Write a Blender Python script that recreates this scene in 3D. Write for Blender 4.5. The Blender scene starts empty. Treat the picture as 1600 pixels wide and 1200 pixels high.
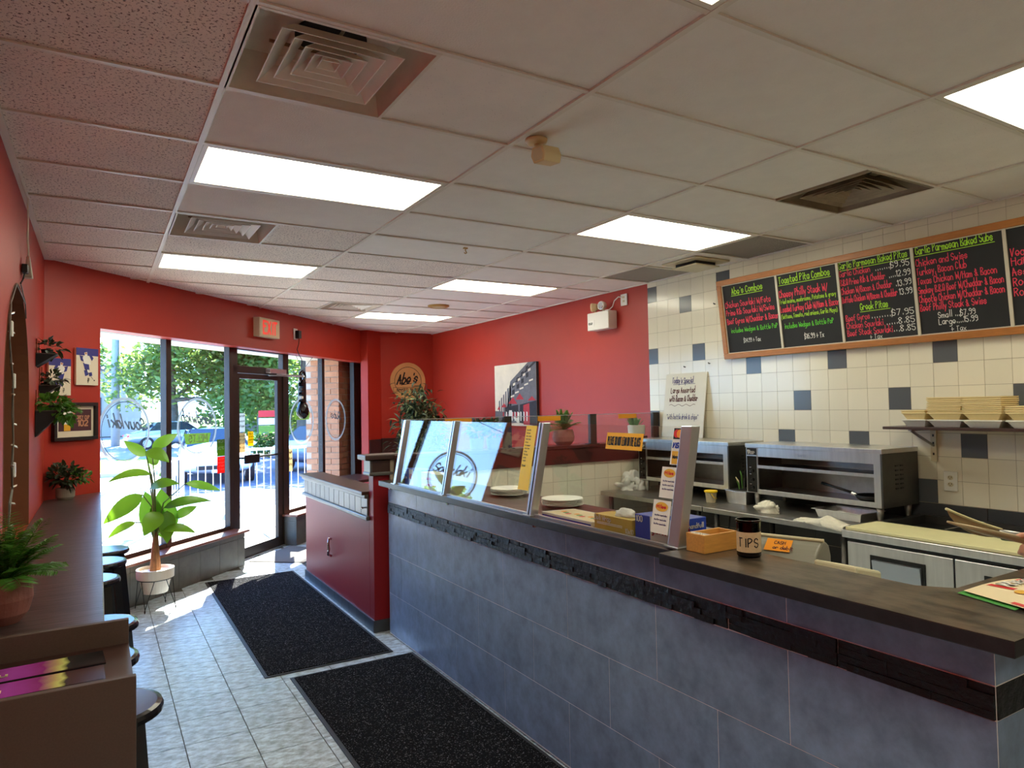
import bpy, math, random
from mathutils import Vector, Matrix, noise
SC = bpy.context.scene
COL = SC.collection
RND = random.Random(11)
PI = math.pi

# ------------------------------------------------------------------ camera, sky, sun, exposure
cam_d = bpy.data.cameras.new('camera'); cam = bpy.data.objects.new('camera', cam_d); COL.objects.link(cam)
cam_d.sensor_width = 36.0; cam_d.lens = 1079.0 / 1600.0 * 36.0; cam_d.clip_start = 0.05; cam_d.clip_end = 600
_yaw, _pit, _rol = 0.54, 0.0315, -0.0183
_f = Vector((math.sin(_yaw)*math.cos(_pit), math.cos(_yaw)*math.cos(_pit), math.sin(_pit)))
_r = Vector((math.cos(_yaw), -math.sin(_yaw), 0)); _u = _r.cross(_f)
_r2 = math.cos(_rol)*_r + math.sin(_rol)*_u; _u2 = -math.sin(_rol)*_r + math.cos(_rol)*_u
cam.matrix_world = Matrix(((_r2.x, _u2.x, -_f.x, 0), (_r2.y, _u2.y, -_f.y, 0), (_r2.z, _u2.z, -_f.z, 1.70), (0, 0, 0, 1)))
SC.camera = cam

W = bpy.data.worlds.new('sky'); SC.world = W; W.use_nodes = True
nt = W.node_tree; nt.nodes.clear()
wo = nt.nodes.new('ShaderNodeOutputWorld'); bg = nt.nodes.new('ShaderNodeBackground')
SKY_STRENGTH = 5.2
bg.inputs[1].default_value = SKY_STRENGTH
# clear blue sky, paler towards the horizon, with thin procedural clouds all round
tc = nt.nodes.new('ShaderNodeTexCoord'); sx_ = nt.nodes.new('ShaderNodeSeparateXYZ'); gr = nt.nodes.new('ShaderNodeValToRGB')
gr.color_ramp.elements[0].position = 0.0; gr.color_ramp.elements[0].color = (0.36, 0.62, 1.0, 1)
gr.color_ramp.elements[1].position = 1.0; gr.color_ramp.elements[1].color = (0.13, 0.33, 0.90, 1)
e_ = gr.color_ramp.elements.new(0.35); e_.color = (0.20, 0.46, 1.0, 1)
mp = nt.nodes.new('ShaderNodeMapping'); mp.inputs['Scale'].default_value = (1.6, 1.6, 5.0)
nz = nt.nodes.new('ShaderNodeTexNoise'); nz.inputs['Scale'].default_value = 2.2; nz.inputs['Detail'].default_value = 6; nz.inputs['Roughness'].default_value = 0.6
rp = nt.nodes.new('ShaderNodeValToRGB'); rp.color_ramp.elements[0].position = 0.55; rp.color_ramp.elements[1].position = 0.80
rp.color_ramp.elements[1].color = (0.6, 0.6, 0.6, 1)
mx = nt.nodes.new('ShaderNodeMixRGB'); mx.inputs[2].default_value = (0.95, 1.0, 1.08, 1)
nt.links.new(tc.outputs['Generated'], mp.inputs[0]); nt.links.new(mp.outputs[0], nz.inputs['Vector'])
nt.links.new(tc.outputs['Generated'], sx_.inputs[0]); nt.links.new(sx_.outputs[2], gr.inputs[0])
nt.links.new(nz.outputs[0], rp.inputs[0]); nt.links.new(rp.outputs[0], mx.inputs[0])
nt.links.new(gr.outputs[0], mx.inputs[1]); nt.links.new(mx.outputs[0], bg.inputs[0]); nt.links.new(bg.outputs[0], wo.inputs[0])

sun_d = bpy.data.lights.new('sun', 'SUN'); sun_d.energy = 22.0; sun_d.angle = math.radians(0.6); sun_d.color = (1.0, 0.94, 0.84)
sun = bpy.data.objects.new('sun', sun_d); COL.objects.link(sun)
sun.rotation_euler = Vector((-0.10, -0.447, -0.395)).to_track_quat('-Z', 'Y').to_euler()
PANEL_EMIT = 5.0          # fluorescent ceiling panels

SC.view_settings.view_transform = 'Standard'; SC.view_settings.look = 'None'
SC.view_settings.gamma = 1.0; SC.view_settings.use_curve_mapping = False
SC.view_settings.exposure = 1.08
SC.cycles.max_bounces = 12; SC.cycles.diffuse_bounces = 8; SC.cycles.glossy_bounces = 4
SC.cycles.transmission_bounces = 6; SC.cycles.transparent_max_bounces = 24
SC.cycles.caustics_reflective = False; SC.cycles.caustics_refractive = False
SC.cycles.sample_clamp_indirect = 6.0; SC.cycles.use_denoising = True

# ------------------------------------------------------------------ frames of reference
ZC = 2.89                                    # ceiling height
FA = math.radians(45.7)
FD = Vector((math.cos(FA), math.sin(FA), 0)); FN = Vector((-math.sin(FA), math.cos(FA), 0)); F0 = Vector((0, 6.69, 0))
def F(u, v, z):                              # shop-front frame: u along the glass, v outwards
    p = F0 + FD*u + FN*v
    return Vector((p.x, p.y, z))

# ------------------------------------------------------------------ materials
def lin(c):
    return tuple(((x/255.0)/12.92 if x <= 10 else (((x/255.0)+0.055)/1.055)**2.4) for x in c)
MATS = {}
def M(name, col, rough=0.5, metal=0.0, var=None, bump=None, spec=None, emit=None, island=None, stretch=None, sss=None, coat=None):
    """principled material; var=(amount, scale), bump=(strength, scale), island=per-piece variation"""
    m = bpy.data.materials.new(name); m.use_nodes = True; n = m.node_tree.nodes; l = m.node_tree.links
    b = n['Principled BSDF']; c = lin(col)
    b.inputs['Base Color'].default_value = (*c, 1); b.inputs['Roughness'].default_value = rough; b.inputs['Metallic'].default_value = metal
    if spec is not None: b.inputs['Specular IOR Level'].default_value = spec
    if coat is not None: b.inputs['Coat Weight'].default_value = coat; b.inputs['Coat Roughness'].default_value = 0.15
    vec = None
    if var or bump:
        t = n.new('ShaderNodeTexCoord'); mpn = n.new('ShaderNodeMapping'); l.new(t.outputs['Object'], mpn.inputs[0])
        if stretch: mpn.inputs['Scale'].default_value = stretch
        vec = mpn.outputs[0]
    src = None
    if var:
        x = n.new('ShaderNodeTexNoise'); x.inputs['Scale'].default_value = var[1]; x.inputs['Detail'].default_value = 5; x.inputs['Roughness'].default_value = 0.65
        l.new(vec, x.inputs['Vector'])
        r = n.new('ShaderNodeValToRGB'); r.color_ramp.elements[0].position = 0.3 if var[0] < .4 else .38; r.color_ramp.elements[1].position = 0.7 if var[0] < .4 else .62
        r.color_ramp.elements[0].color = (*[k*(1-var[0]) for k in c], 1); r.color_ramp.elements[1].color = (*[min(1, k*(1+var[0])) for k in c], 1)
        l.new(x.outputs[0], r.inputs[0]); src = r.outputs[0]
    if island:
        g = n.new('ShaderNodeNewGeometry') if island[0] == 'i' else n.new('ShaderNodeObjectInfo')
        h = n.new('ShaderNodeHueSaturation'); mr = n.new('ShaderNodeMapRange')
        mr.inputs[3].default_value = 1-island[1]; mr.inputs[4].default_value = 1+island[1]
        l.new(g.outputs['Random Per Island' if island[0] == 'i' else 'Random'], mr.inputs[0]); l.new(mr.outputs[0], h.inputs['Value'])
        h.inputs['Color'].default_value = (*c, 1)
        if src: l.new(src, h.inputs['Color'])
        src = h.outputs[0]
    if src: l.new(src, b.inputs['Base Color'])
    if bump:
        x = n.new('ShaderNodeTexNoise'); x.inputs['Scale'].default_value = bump[1]; x.inputs['Detail'].default_value = 4
        l.new(vec, x.inputs['Vector'])
        bp = n.new('ShaderNodeBump'); bp.inputs['Strength'].default_value = bump[0]; bp.inputs['Distance'].default_value = 0.01
        l.new(x.outputs[0], bp.inputs['Height']); l.new(bp.outputs[0], b.inputs['Normal'])
    if emit:
        b.inputs['Emission Color'].default_value = (*emit[0], 1); b.inputs['Emission Strength'].default_value = emit[1]
    MATS[name] = m
    return m
def leafmat(name, col, amount=0.25, trans=0.35, rough=0.45):
    m = M(name, col, rough, island=('i', amount)); n = m.node_tree.nodes; l = m.node_tree.links
    b = n['Principled BSDF']; tr = n.new('ShaderNodeBsdfTranslucent'); ms = n.new('ShaderNodeMixShader'); ms.inputs[0].default_value = trans
    src = b.inputs['Base Color'].links[0].from_socket
    br = n.new('ShaderNodeHueSaturation'); br.inputs['Value'].default_value = 1.5; br.inputs['Hue'].default_value = 0.48; l.new(src, br.inputs['Color']); l.new(br.outputs[0], tr.inputs[0])
    l.new(b.outputs[0], ms.inputs[1]); l.new(tr.outputs[0], ms.inputs[2]); l.new(ms.outputs[0], n['Material Output'].inputs[0])
    return m
def glassmat(name, tint, base, ior=1.45, gain=1.0):
    m = bpy.data.materials.new(name); m.use_nodes = True; n = m.node_tree.nodes; l = m.node_tree.links
    n.remove(n['Principled BSDF'])
    t = n.new('ShaderNodeBsdfTransparent'); t.inputs[0].default_value = (*tint, 1)
    g = n.new('ShaderNodeBsdfGlossy'); g.inputs['Roughness'].default_value = 0.0
    lw = n.new('ShaderNodeLayerWeight'); lw.inputs[0].default_value = 0.5
    pw = n.new('ShaderNodeMath'); pw.operation = 'POWER'; pw.inputs[1].default_value = 5.0          # Schlick, the same from both sides
    f0 = ((ior-1)/(ior+1))**2
    ma = n.new('ShaderNodeMath'); ma.operation = 'MULTIPLY_ADD'; ma.inputs[1].default_value = (1-f0)*gain; ma.inputs[2].default_value = f0*gain+base; ma.use_clamp = True
    ms = n.new('ShaderNodeMixShader')
    l.new(lw.outputs['Facing'], pw.inputs[0]); l.new(pw.outputs[0], ma.inputs[0]); l.new(ma.outputs[0], ms.inputs[0]); l.new(t.outputs[0], ms.inputs[1]); l.new(g.outputs[0], ms.inputs[2])
    l.new(ms.outputs[0], n['Material Output'].inputs[0]); MATS[name] = m
    return m
def speckle(name, col, dark, scale, thresh, rough=0.9, bumps=0.3, var=0.06):
    """a colour with small dark pits: fissured ceiling board, carpet, grit"""
    m = M(name, col, rough, var=(var, 2.5)); n = m.node_tree.nodes; l = m.node_tree.links; b = n['Principled BSDF']
    src = b.inputs['Base Color'].links[0].from_socket
    t = n.new('ShaderNodeTexCoord'); x = n.new('ShaderNodeTexNoise'); x.inputs['Scale'].default_value = scale; x.inputs['Detail'].default_value = 3; x.inputs['Roughness'].default_value = 0.7
    l.new(t.outputs['Object'], x.inputs['Vector'])
    r = n.new('ShaderNodeValToRGB'); r.color_ramp.elements[0].position = thresh; r.color_ramp.elements[1].position = thresh + 0.05
    mxn = n.new('ShaderNodeMixRGB'); mxn.inputs[2].default_value = (*lin(dark), 1)
    l.new(x.outputs[0], r.inputs[0]); l.new(r.outputs[0], mxn.inputs[0]); l.new(src, mxn.inputs[1]); l.new(mxn.outputs[0], b.inputs['Base Color'])
    return m

M('red_paint', (170, 42, 24), 0.5, var=(0.05, 3), bump=(0.05, 60))
M('red_paint_semi', (140, 30, 36), 0.42, spec=0.25, var=(0.04, 5), bump=(0.04, 30))
M('runner', (228, 222, 208), 0.45)
speckle('ceil_fissured', (238, 228, 214), (92, 70, 58), 90, 0.565)
speckle('ceil_pinhole', (240, 234, 224), (95, 82, 70), 130, 0.66)
M('ceil_plain', (241, 236, 226), 0.9, var=(0.03, 6), bump=(0.25, 140))
speckle('ceil_grille', (178, 170, 156), (62, 56, 50), 240, 0.5)
M('panel_light', (255, 252, 220), 0.4, emit=((1.0, 0.96, 0.76), PANEL_EMIT))
ORD = ['lowest', 'second', 'third', 'fourth', 'fifth', 'sixth', 'seventh', 'eighth', 'ninth', 'tenth']
M('vent_metal', (228, 220, 204), 0.45, var=(0.08, 6))
M('vent_dark', (18, 18, 20), 0.8)
M('vent_dusty', (150, 135, 112), 0.6, var=(0.25, 7))
M('tile_white', (234, 228, 206), 0.16, island=('o', 0.035))
M('tile_gray', (92, 97, 101), 0.2, island=('o', 0.06))
M('tile_base', (64, 66, 70), 0.3, var=(0.1, 6))
M('grout_light', (176, 166, 142), 0.9)
M('grout_white', (250, 250, 248), 0.9)
M('grout_dark', (86, 84, 80), 0.95)
M('counter_tile', (130, 153, 182), 0.3, var=(0.26, 10), bump=(0.06, 25), island=('o', 0.05))  # some blue of the window daylight is put into this base colour
M('black_stone', (15, 15, 18), 0.5, var=(0.3, 18), bump=(0.7, 40), island=('o', 0.15))
M('slab_dark', (68, 58, 47), 0.28, var=(0.75, 20), bump=(0.05, 50), stretch=(1, 0.5, 1))
M('slab_edge', (36, 36, 40), 0.4, var=(0.3, 30))
M('espresso', (70, 59, 58), 0.3, var=(0.55, 26), bump=(0.12, 40), stretch=(0.25, 2.2, 1))
M('espresso_dark', (40, 32, 28), 0.4, var=(0.15, 20))
M('brown_laminate', (84, 69, 60), 0.55, var=(0.12, 220))
M('dark_wood', (62, 40, 34), 0.35, var=(0.18, 14), stretch=(1, 6, 6))
M('band_board', (70, 34, 32), 0.3, var=(0.12, 8))
M('pewter_wood', (88, 84, 80), 0.32, var=(0.12, 10), island=('o', 0.06))
M('floor_tile', (178, 192, 203), 0.32, var=(0.42, 15), bump=(0.22, 24), island=('o', 0.07), stretch=(1, 1.7, 1))  # gray tile, with daylight blue mixed into its base colour
speckle('mat_pile', (24, 24, 26), (128, 128, 134), 130, 0.60, rough=1.0); MATS['mat_pile'].node_tree.nodes['Principled BSDF'].inputs['Specular IOR Level'].default_value = 0.05
M('mat_rubber', (34, 35, 40), 0.55)
speckle('door_mat_pile', (104, 98, 92), (60, 58, 56), 300, 0.55, rough=1.0)
M('knee_tile', (84, 82, 76), 0.45, var=(0.22, 9), bump=(0.1, 30), island=('o', 0.06))
M('sill_wood', (120, 72, 58), 0.28, var=(0.12, 10), stretch=(1, 1, 1))
M('frame_bronze', (54, 46, 42), 0.38, metal=0.35, var=(0.08, 5))
M('steel', (216, 216, 214), 0.30, metal=1.0, var=(0.10, 5), stretch=(0.4, 6, 0.4))
M('steel_dull', (172, 170, 164), 0.36, metal=1.0, var=(0.16, 7))
M('steel_dark', (96, 94, 90), 0.4, metal=0.9, var=(0.2, 6))
M('aluminium', (198, 202, 208), 0.3, metal=0.9)
M('chrome', (225, 228, 232), 0.08, metal=1.0)
M('black', (14, 14, 15), 0.45)
M('black_gloss', (12, 12, 14), 0.18)
M('black_wood', (24, 21, 23), 0.18, var=(0.35, 20), stretch=(1, 5, 1))
M('white_plastic', (226, 224, 214), 0.4)
M('cream_plastic', (206, 194, 160), 0.45, var=(0.05, 4))
M('gold_ring', (196, 160, 92), 0.4, metal=0.5)
M('camera_tan', (222, 198, 150), 0.45)
M('oak', (176, 112, 52), 0.38, var=(0.16, 14), stretch=(8, 1, 8), bump=(0.1, 60))
M('slate_black', (30, 30, 31), 0.75, var=(0.14, 9))
M('divider_white', (206, 198, 178), 0.5)
M('chalk_green', (176, 232, 60), 0.9); M('chalk_lime', (104, 214, 60), 0.9); M('chalk_red', (240, 70, 96), 0.9); M('chalk_white', (232, 232, 226), 0.9)
M('ink_brown', (92, 48, 44), 0.8); M('ink_blue', (70, 66, 120), 0.8); M('ink_black', (16, 15, 16), 0.6)
M('paper_white', (232, 230, 222), 0.7); M('paper_cream', (226, 208, 168), 0.7)
M('board_white', (222, 218, 200), 0.35)
M('foam_cream', (226, 205, 150), 0.7, var=(0.04, 8), island=('o', 0.05))
M('foam_shade', (222, 220, 208), 0.6)  # foam recoloured whiter for the shade on the bottom trays
M('plate_white', (236, 234, 222), 0.5)
M('cutting_board', (226, 220, 168), 0.45, var=(0.05, 7))
M('towel', (224, 220, 202), 0.95, var=(0.06, 20), bump=(0.4, 120))
M('bamboo', (206, 150, 74), 0.42, var=(0.14, 12), stretch=(1, 9, 9))
M('label_kraft', (214, 190, 150), 0.7, var=(0.1, 90))
M('sticker_yellow', (244, 206, 20), 0.5); M('sticker_amber', (250, 186, 24), 0.5); M('sticker_orange', (238, 150, 20), 0.5)
M('tape_orange', (226, 148, 16), 0.5)
M('blue_box', (24, 62, 170), 0.45); M('light_blue', (150, 192, 232), 0.45); M('red_print', (214, 30, 34), 0.5); M('orange_print', (246, 150, 30), 0.5)
M('gold_box', (196, 168, 72), 0.4, var=(0.06, 10)); M('green_print', (58, 140, 50), 0.5); M('magenta', (148, 40, 132), 0.3); M('violet', (190, 84, 214), 0.3); M('lime_pale', (206, 216, 110), 0.3)
M('menu_black', (22, 20, 26), 0.22); M('navy', (44, 48, 128), 0.5); M('ice', (224, 214, 190), 0.5); M('maroon', (70, 34, 42), 0.5); M('skin_print', (196, 140, 106), 0.6); M('gold_print', (226, 170, 40), 0.5)
M('register_gray', (134, 132, 118), 0.42, var=(0.05, 5)); M('register_beige', (208, 200, 166), 0.45)
M('pot_terracotta', (150, 96, 88), 0.6, var=(0.12, 14), bump=(0.3, 40)); M('pot_cream', (206, 196, 176), 0.55, var=(0.05, 8)); M('pot_gray', (150, 142, 126), 0.75, var=(0.12, 20)); M('pot_white', (226, 222, 204), 0.5, bump=(0.4, 90))
M('pot_plastic', (222, 208, 190), 0.35); M('soil', (98, 80, 60), 1.0, var=(0.3, 50), bump=(0.8, 60)); M('stem', (90, 110, 48), 0.6); M('stem_brown', (134, 92, 58), 0.8, var=(0.25, 20))
leafmat('leaf_big', (84, 132, 30), 0.22, 0.5, 0.28); leafmat('leaf_fern', (70, 126, 40), 0.3, 0.35); leafmat('leaf_dark', (44, 62, 38), 0.35, 0.2); leafmat('leaf_pale', (126, 140, 92), 0.3, 0.25); leafmat('leaf_succ', (78, 128, 52), 0.2, 0.2)
leafmat('tree_leaf', (98, 126, 60), 0.4, 0.5); leafmat('tree_leaf_light', (142, 172, 80), 0.35, 0.5); M('bark', (88, 82, 74), 0.9, var=(0.3, 6), bump=(0.6, 12)); leafmat('bush_leaf', (56, 92, 40), 0.35, 0.4)
M('asphalt', (74, 80, 96), 0.9, var=(0.2, 0.7), bump=(0.2, 40)); M('concrete', (172, 165, 148), 0.85, var=(0.08, 2.5)); M('road', (120, 119, 118), 0.9, var=(0.08, 0.5)); M('lawn', (96, 130, 26), 0.95, var=(0.2, 1.4))
M('rail_white', (226, 226, 226), 0.4); M('brick_tan', (176, 124, 92), 0.85, var=(0.14, 14), island=('o', 0.10)); M('mortar', (186, 168, 148), 0.95); M('soffit', (216, 208, 194), 0.7); M('building_gray', (152, 146, 138), 0.8, var=(0.05, 0.6)); M('pole_gray', (150, 158, 166), 0.8, var=(0.1, 3))
M('car_white', (224, 228, 234), 0.2, coat=1.0); M('car_silver', (164, 174, 188), 0.22, metal=0.6, coat=1.0); M('car_glass', (24, 34, 48), 0.05); M('tyre', (22, 22, 23), 0.8); M('headlight', (214, 222, 230), 0.1, metal=0.3)
M('roof_dark', (84, 80, 78), 0.8); M('fence_wood', (104, 98, 92), 0.9, island=('o', 0.1)); M('arch_board', (122, 76, 48), 0.6, var=(0.10, 6)); M('cord_white', (212, 204, 184), 0.5); M('wire_green', (120, 118, 108), 0.5); M('bulb', (236, 232, 220), 0.15)
M('exit_red', (210, 40, 30), 0.5, emit=((1.0, 0.06, 0.03), 0.25)); M('sign_wood', (206, 152, 92), 0.55, var=(0.08, 6)); M('decal_gray', (150, 148, 140), 0.5); M('decal_dark', (86, 88, 84), 0.6); M('badge_green', (104, 134, 44), 0.6); M('decal_pale', (214, 214, 200), 0.6)
M('skin', (206, 148, 120), 0.5, var=(0.05, 30)); M('shirt_dark', (40, 42, 48), 0.85, var=(0.1, 20)); M('trouser', (52, 54, 62), 0.9); M('hair_dark', (38, 28, 24), 0.8); M('tong_metal', (176, 158, 124), 0.4, metal=0.6, var=(0.08, 12)); M('green_grip', (24, 104, 62), 0.5); M('copper', (150, 84, 60), 0.4, metal=0.7)
M('canvas_cream', (222, 212, 192), 0.7, var=(0.08, 7)); M('canvas_gray', (104, 102, 108), 0.7, var=(0.2, 20)); M('canvas_dark', (38, 36, 44), 0.7, var=(0.3, 22)); M('canvas_red', (176, 44, 54), 0.7, var=(0.15, 20))
def translucent(name, fac):
    m = MATS[name]; n = m.node_tree.nodes; l = m.node_tree.links; b = n['Principled BSDF']; t = n.new('ShaderNodeBsdfTranslucent'); ms = n.new('ShaderNodeMixShader'); ms.inputs[0].default_value = fac
    t.inputs[0].default_value = b.inputs['Base Color'].default_value; l.new(b.outputs[0], ms.inputs[1]); l.new(t.outputs[0], ms.inputs[2]); l.new(ms.outputs[0], n['Material Output'].inputs[0])
M('vinyl_green', (104, 134, 44), 0.6); M('vinyl_red', (214, 60, 52), 0.6); M('sheet_white', (232, 230, 222), 0.7); M('sheet_tan', (214, 190, 150), 0.7); M('sheet_yellow', (244, 206, 20), 0.6); M('sheet_cream', (226, 208, 168), 0.7)
for k_ in ('decal_gray', 'decal_dark', 'decal_pale', 'vinyl_green', 'vinyl_red', 'sheet_white', 'sheet_tan', 'sheet_yellow', 'sheet_cream'): translucent(k_, 0.55)
glassmat('window_glass', (0.90, 0.93, 0.93), 0.0, 1.45, 0.8)
glassmat('guard_glass', (0.97, 0.985, 0.98), 0.02, 1.5, 1.1)
glassmat('thin_glass', (0.96, 0.98, 0.97), 0.0, 1.45, 1.0)
glassmat('smoke_glass', (0.10, 0.10, 0.11), 0.0, 1.5, 1.0)

m = M('menu_print', (148, 40, 132), 0.22); n = m.node_tree.nodes; l = m.node_tree.links
t_ = n.new('ShaderNodeTexCoord'); x_ = n.new('ShaderNodeSeparateXYZ'); z_ = n.new('ShaderNodeTexNoise'); z_.inputs['Scale'].default_value = 22; a_ = n.new('ShaderNodeMath'); a_.operation = 'MULTIPLY_ADD'; a_.inputs[1].default_value = 0.035
r_ = n.new('ShaderNodeValToRGB'); mr_ = n.new('ShaderNodeMapRange'); mr_.inputs[1].default_value = -0.22; mr_.inputs[2].default_value = 0.11
l.new(t_.outputs['Object'], x_.inputs[0]); l.new(t_.outputs['Object'], z_.inputs['Vector']); l.new(z_.outputs[0], a_.inputs[0]); l.new(x_.outputs[0], a_.inputs[2]); l.new(a_.outputs[0], mr_.inputs[0]); l.new(mr_.outputs[0], r_.inputs[0]); l.new(r_.outputs[0], n['Principled BSDF'].inputs['Base Color'])
cr = r_.color_ramp; cr.elements[0].position = 0.0; cr.elements[0].color = (.04, .02, .05, 1); cr.elements[1].position = 1.0; cr.elements[1].color = (.006, .006, .008, 1)
for p_, c_ in ((.22, (.20, .03, .18, 1)), (.42, (.42, .07, .45, 1)), (.62, (.30, .03, .22, 1)), (.71, (.55, .42, .18, 1)), (.76, (.62, .68, .20, 1)), (.80, (.02, .02, .02, 1))): e_ = cr.elements.new(p_); e_.color = c_

# ------------------------------------------------------------------ mesh builder
OFF = {}
class MB:
    def __init__(s): s.v = []; s.f = []; s.mi = []; s.cur = 0
    def add(s, vs, fs):
        o = len(s.v); s.v += [Vector(p) for p in vs]
        for f in fs: s.f.append(tuple(i+o for i in f)); s.mi.append(s.cur)
        return s
    def hexa(s, p):
        return s.add(p, [(0, 3, 2, 1), (4, 5, 6, 7), (0, 1, 5, 4), (1, 2, 6, 5), (2, 3, 7, 6), (3, 0, 4, 7)])
    def box(s, a, b):
        x0, y0, z0 = [min(i, j) for i, j in zip(a, b)]; x1, y1, z1 = [max(i, j) for i, j in zip(a, b)]
        return s.hexa([(x0, y0, z0), (x1, y0, z0), (x1, y1, z0), (x0, y1, z0), (x0, y0, z1), (x1, y0, z1), (x1, y1, z1), (x0, y1, z1)])
    def cbox(s, c, d, rz=0.0):
        cx, cy, cz = c; hx, hy, hz = d[0]/2, d[1]/2, d[2]/2; co, si = math.cos(rz), math.sin(rz)
        return s.hexa([(cx+x*co-y*si, cy+x*si+y*co, cz+z) for z in (-hz, hz) for x, y in ((-hx, -hy), (hx, -hy), (hx, hy), (-hx, hy))])
    def fbox(s, u0, u1, v0, v1, z0, z1):
        return s.hexa([F(u, v, z) for z in (z0, z1) for u, v in ((u0, v0), (u1, v0), (u1, v1), (u0, v1))])
    def prism(s, poly, vec):
        n = len(poly); vec = Vector(vec); p = [Vector(q) for q in poly]
        nn = Vector((0, 0, 0))
        for i in range(n): nn += p[i].cross(p[(i+1) % n])
        if nn.dot(vec) > 0: p.reverse()
        return s.add(p + [q+vec for q in p], [tuple(range(n)), tuple(range(2*n-1, n-1, -1))] + [(i, i+n, (i+1) % n + n, (i+1) % n) for i in range(n)])
    def tube(s, pts, r, n=8, cap=True):
        pts = [Vector(p) for p in pts]; k = len(pts); rr = r if isinstance(r, (list, tuple)) else [r]*k; vs = []; prev = None
        for i in range(k):
            t = (pts[min(i+1, k-1)] - pts[max(i-1, 0)]).normalized()
            if prev is None: a = t.orthogonal().normalized()
            else:
                a = prev - t*prev.dot(t); a = a.normalized() if a.length > 1e-6 else t.orthogonal().normalized()
            prev = a; b = t.cross(a)
            vs += [pts[i] + (a*math.cos(2*PI*j/n) + b*math.sin(2*PI*j/n))*rr[i] for j in range(n)]
        fs = [(i*n+j, i*n+(j+1) % n, (i+1)*n+(j+1) % n, (i+1)*n+j) for i in range(k-1) for j in range(n)]
        if cap: fs += [tuple(range(n-1, -1, -1)), tuple(range((k-1)*n, k*n))]
        return s.add(vs, fs)
    def lathe(s, c, prof, n=20, cap0=True, cap1=True, sx=1.0, sy=1.0):
        c = Vector(c); vs = [c + Vector((math.cos(2*PI*j/n)*r*sx, math.sin(2*PI*j/n)*r*sy, z)) for r, z in prof for j in range(n)]; k = len(prof)
        fs = [(i*n+j, i*n+(j+1) % n, (i+1)*n+(j+1) % n, (i+1)*n+j) for i in range(k-1) for j in range(n)]
        if cap0: fs.append(tuple(range(n-1, -1, -1)))
        if cap1: fs.append(tuple(range((k-1)*n, k*n)))
        return s.add(vs, fs)
    def ball(s, c, r, nu=12, nv=8):
        rx, ry, rz = r if isinstance(r, (list, tuple)) else (r, r, r)
        prof = [(math.sin(PI*i/nv), -math.cos(PI*i/nv)) for i in range(nv+1)]
        vs = [Vector(c) + Vector((math.cos(2*PI*j/nu)*p[0]*rx, math.sin(2*PI*j/nu)*p[0]*ry, p[1]*rz)) for p in prof for j in range(nu)]
        return s.add(vs, [(i*nu+j, i*nu+(j+1) % nu, (i+1)*nu+(j+1) % nu, (i+1)*nu+j) for i in range(nv) for j in range(nu)])
    def quad(s, a, b, c, d): return s.add([a, b, c, d], [(0, 1, 2, 3)])
    def poly(s, pts): return s.add(pts, [tuple(range(len(pts)))])
    def blade(s, base, tip, wid, up, droop=0.0, seg=7, cup=0.15, curl=0.0, shape=0.8):
        """a leaf: spine from base to tip bent by droop, wid wide, folded along the midrib"""
        base = Vector(base); tip = Vector(tip); d = tip-base; L = d.length; up = Vector(up); side = d.cross(up).normalized(); nrm = side.cross(d).normalized(); vs = []
        for i in range(seg+1):
            t = i/seg; p = base + d*t + nrm*(droop*4*t*(1-t)*L) + Vector((0, 0, -curl*L*t*t)); w = wid*0.5*(math.sin(PI*min(1, t**shape))**0.85 if 0 < t < 1 else 0.02)
            vs += [p - side*w + nrm*cup*w, p, p + side*w + nrm*cup*w]
        return s.add(vs, [(3*i+j, 3*i+j+1, 3*i+j+4, 3*i+j+3) for i in range(seg) for j in (0, 1)])
    def build(s, name, mat, parent=None, loc=None, smooth=False, bevel=0.0, kind=None):
        me = bpy.data.meshes.new(name)
        o0 = OFF[parent.name] if parent is not None else Vector(loc if loc is not None else (0, 0, 0))
        me.from_pydata([tuple(p-o0) for p in s.v], [], s.f); me.update()
        for m in (mat if isinstance(mat, (list, tuple)) else [mat]): me.materials.append(MATS[m])
        me.polygons.foreach_set('material_index', s.mi)
        if smooth: me.polygons.foreach_set('use_smooth', [True]*len(s.f))
        o = bpy.data.objects.new(name, me); COL.objects.link(o)
        if parent is not None: o.parent = parent
        else: o.location = o0
        OFF[o.name] = o0
        if bevel:
            b = o.modifiers.new('bevel', 'BEVEL'); b.width = bevel; b.segments = 2; b.limit_method = 'ANGLE'; b.angle_limit = 0.6
        if kind: o['kind'] = kind
        return o
def tag(o, label=None, cat=None, group=None, kind=None):
    if label: o['label'] = label
    if cat: o['category'] = cat
    if group: o['group'] = group
    if kind: o['kind'] = kind
    return o
def thing(name, label, cat, loc=(0, 0, 0), group=None):
    o = bpy.data.objects.new(name, None); COL.objects.link(o); o.location = loc; o.empty_display_size = 0.05; OFF[o.name] = Vector(loc)
    return tag(o, label, cat, group)
def group_struct(name, loc=(0, 0, 0)):
    o = bpy.data.objects.new(name, None); COL.objects.link(o); o.location = loc; OFF[o.name] = Vector(loc); o['kind'] = 'structure'
    return o
def dup(root, loc, rz=0.0, label=None, group=None):
    r = root.copy(); COL.objects.link(r); r.location = loc; r.rotation_euler = (0, 0, rz); OFF[r.name] = Vector(loc)
    if label: r['label'] = label
    if group: r['group'] = group
    for ch in list(root.children):
        c = ch.copy(); COL.objects.link(c); c.parent = r; OFF[c.name] = Vector(loc)
        for g in ch.children:
            d = g.copy(); COL.objects.link(d); d.parent = c
    return r
def piece(src, name_obj_loc, parent):
    """a copy of a piece sharing its mesh, at another place under the same parent"""
    c = src.copy(); COL.objects.link(c); c.parent = parent; c.location = Vector(name_obj_loc); OFF[c.name] = OFF[parent.name]
    return c

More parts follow.
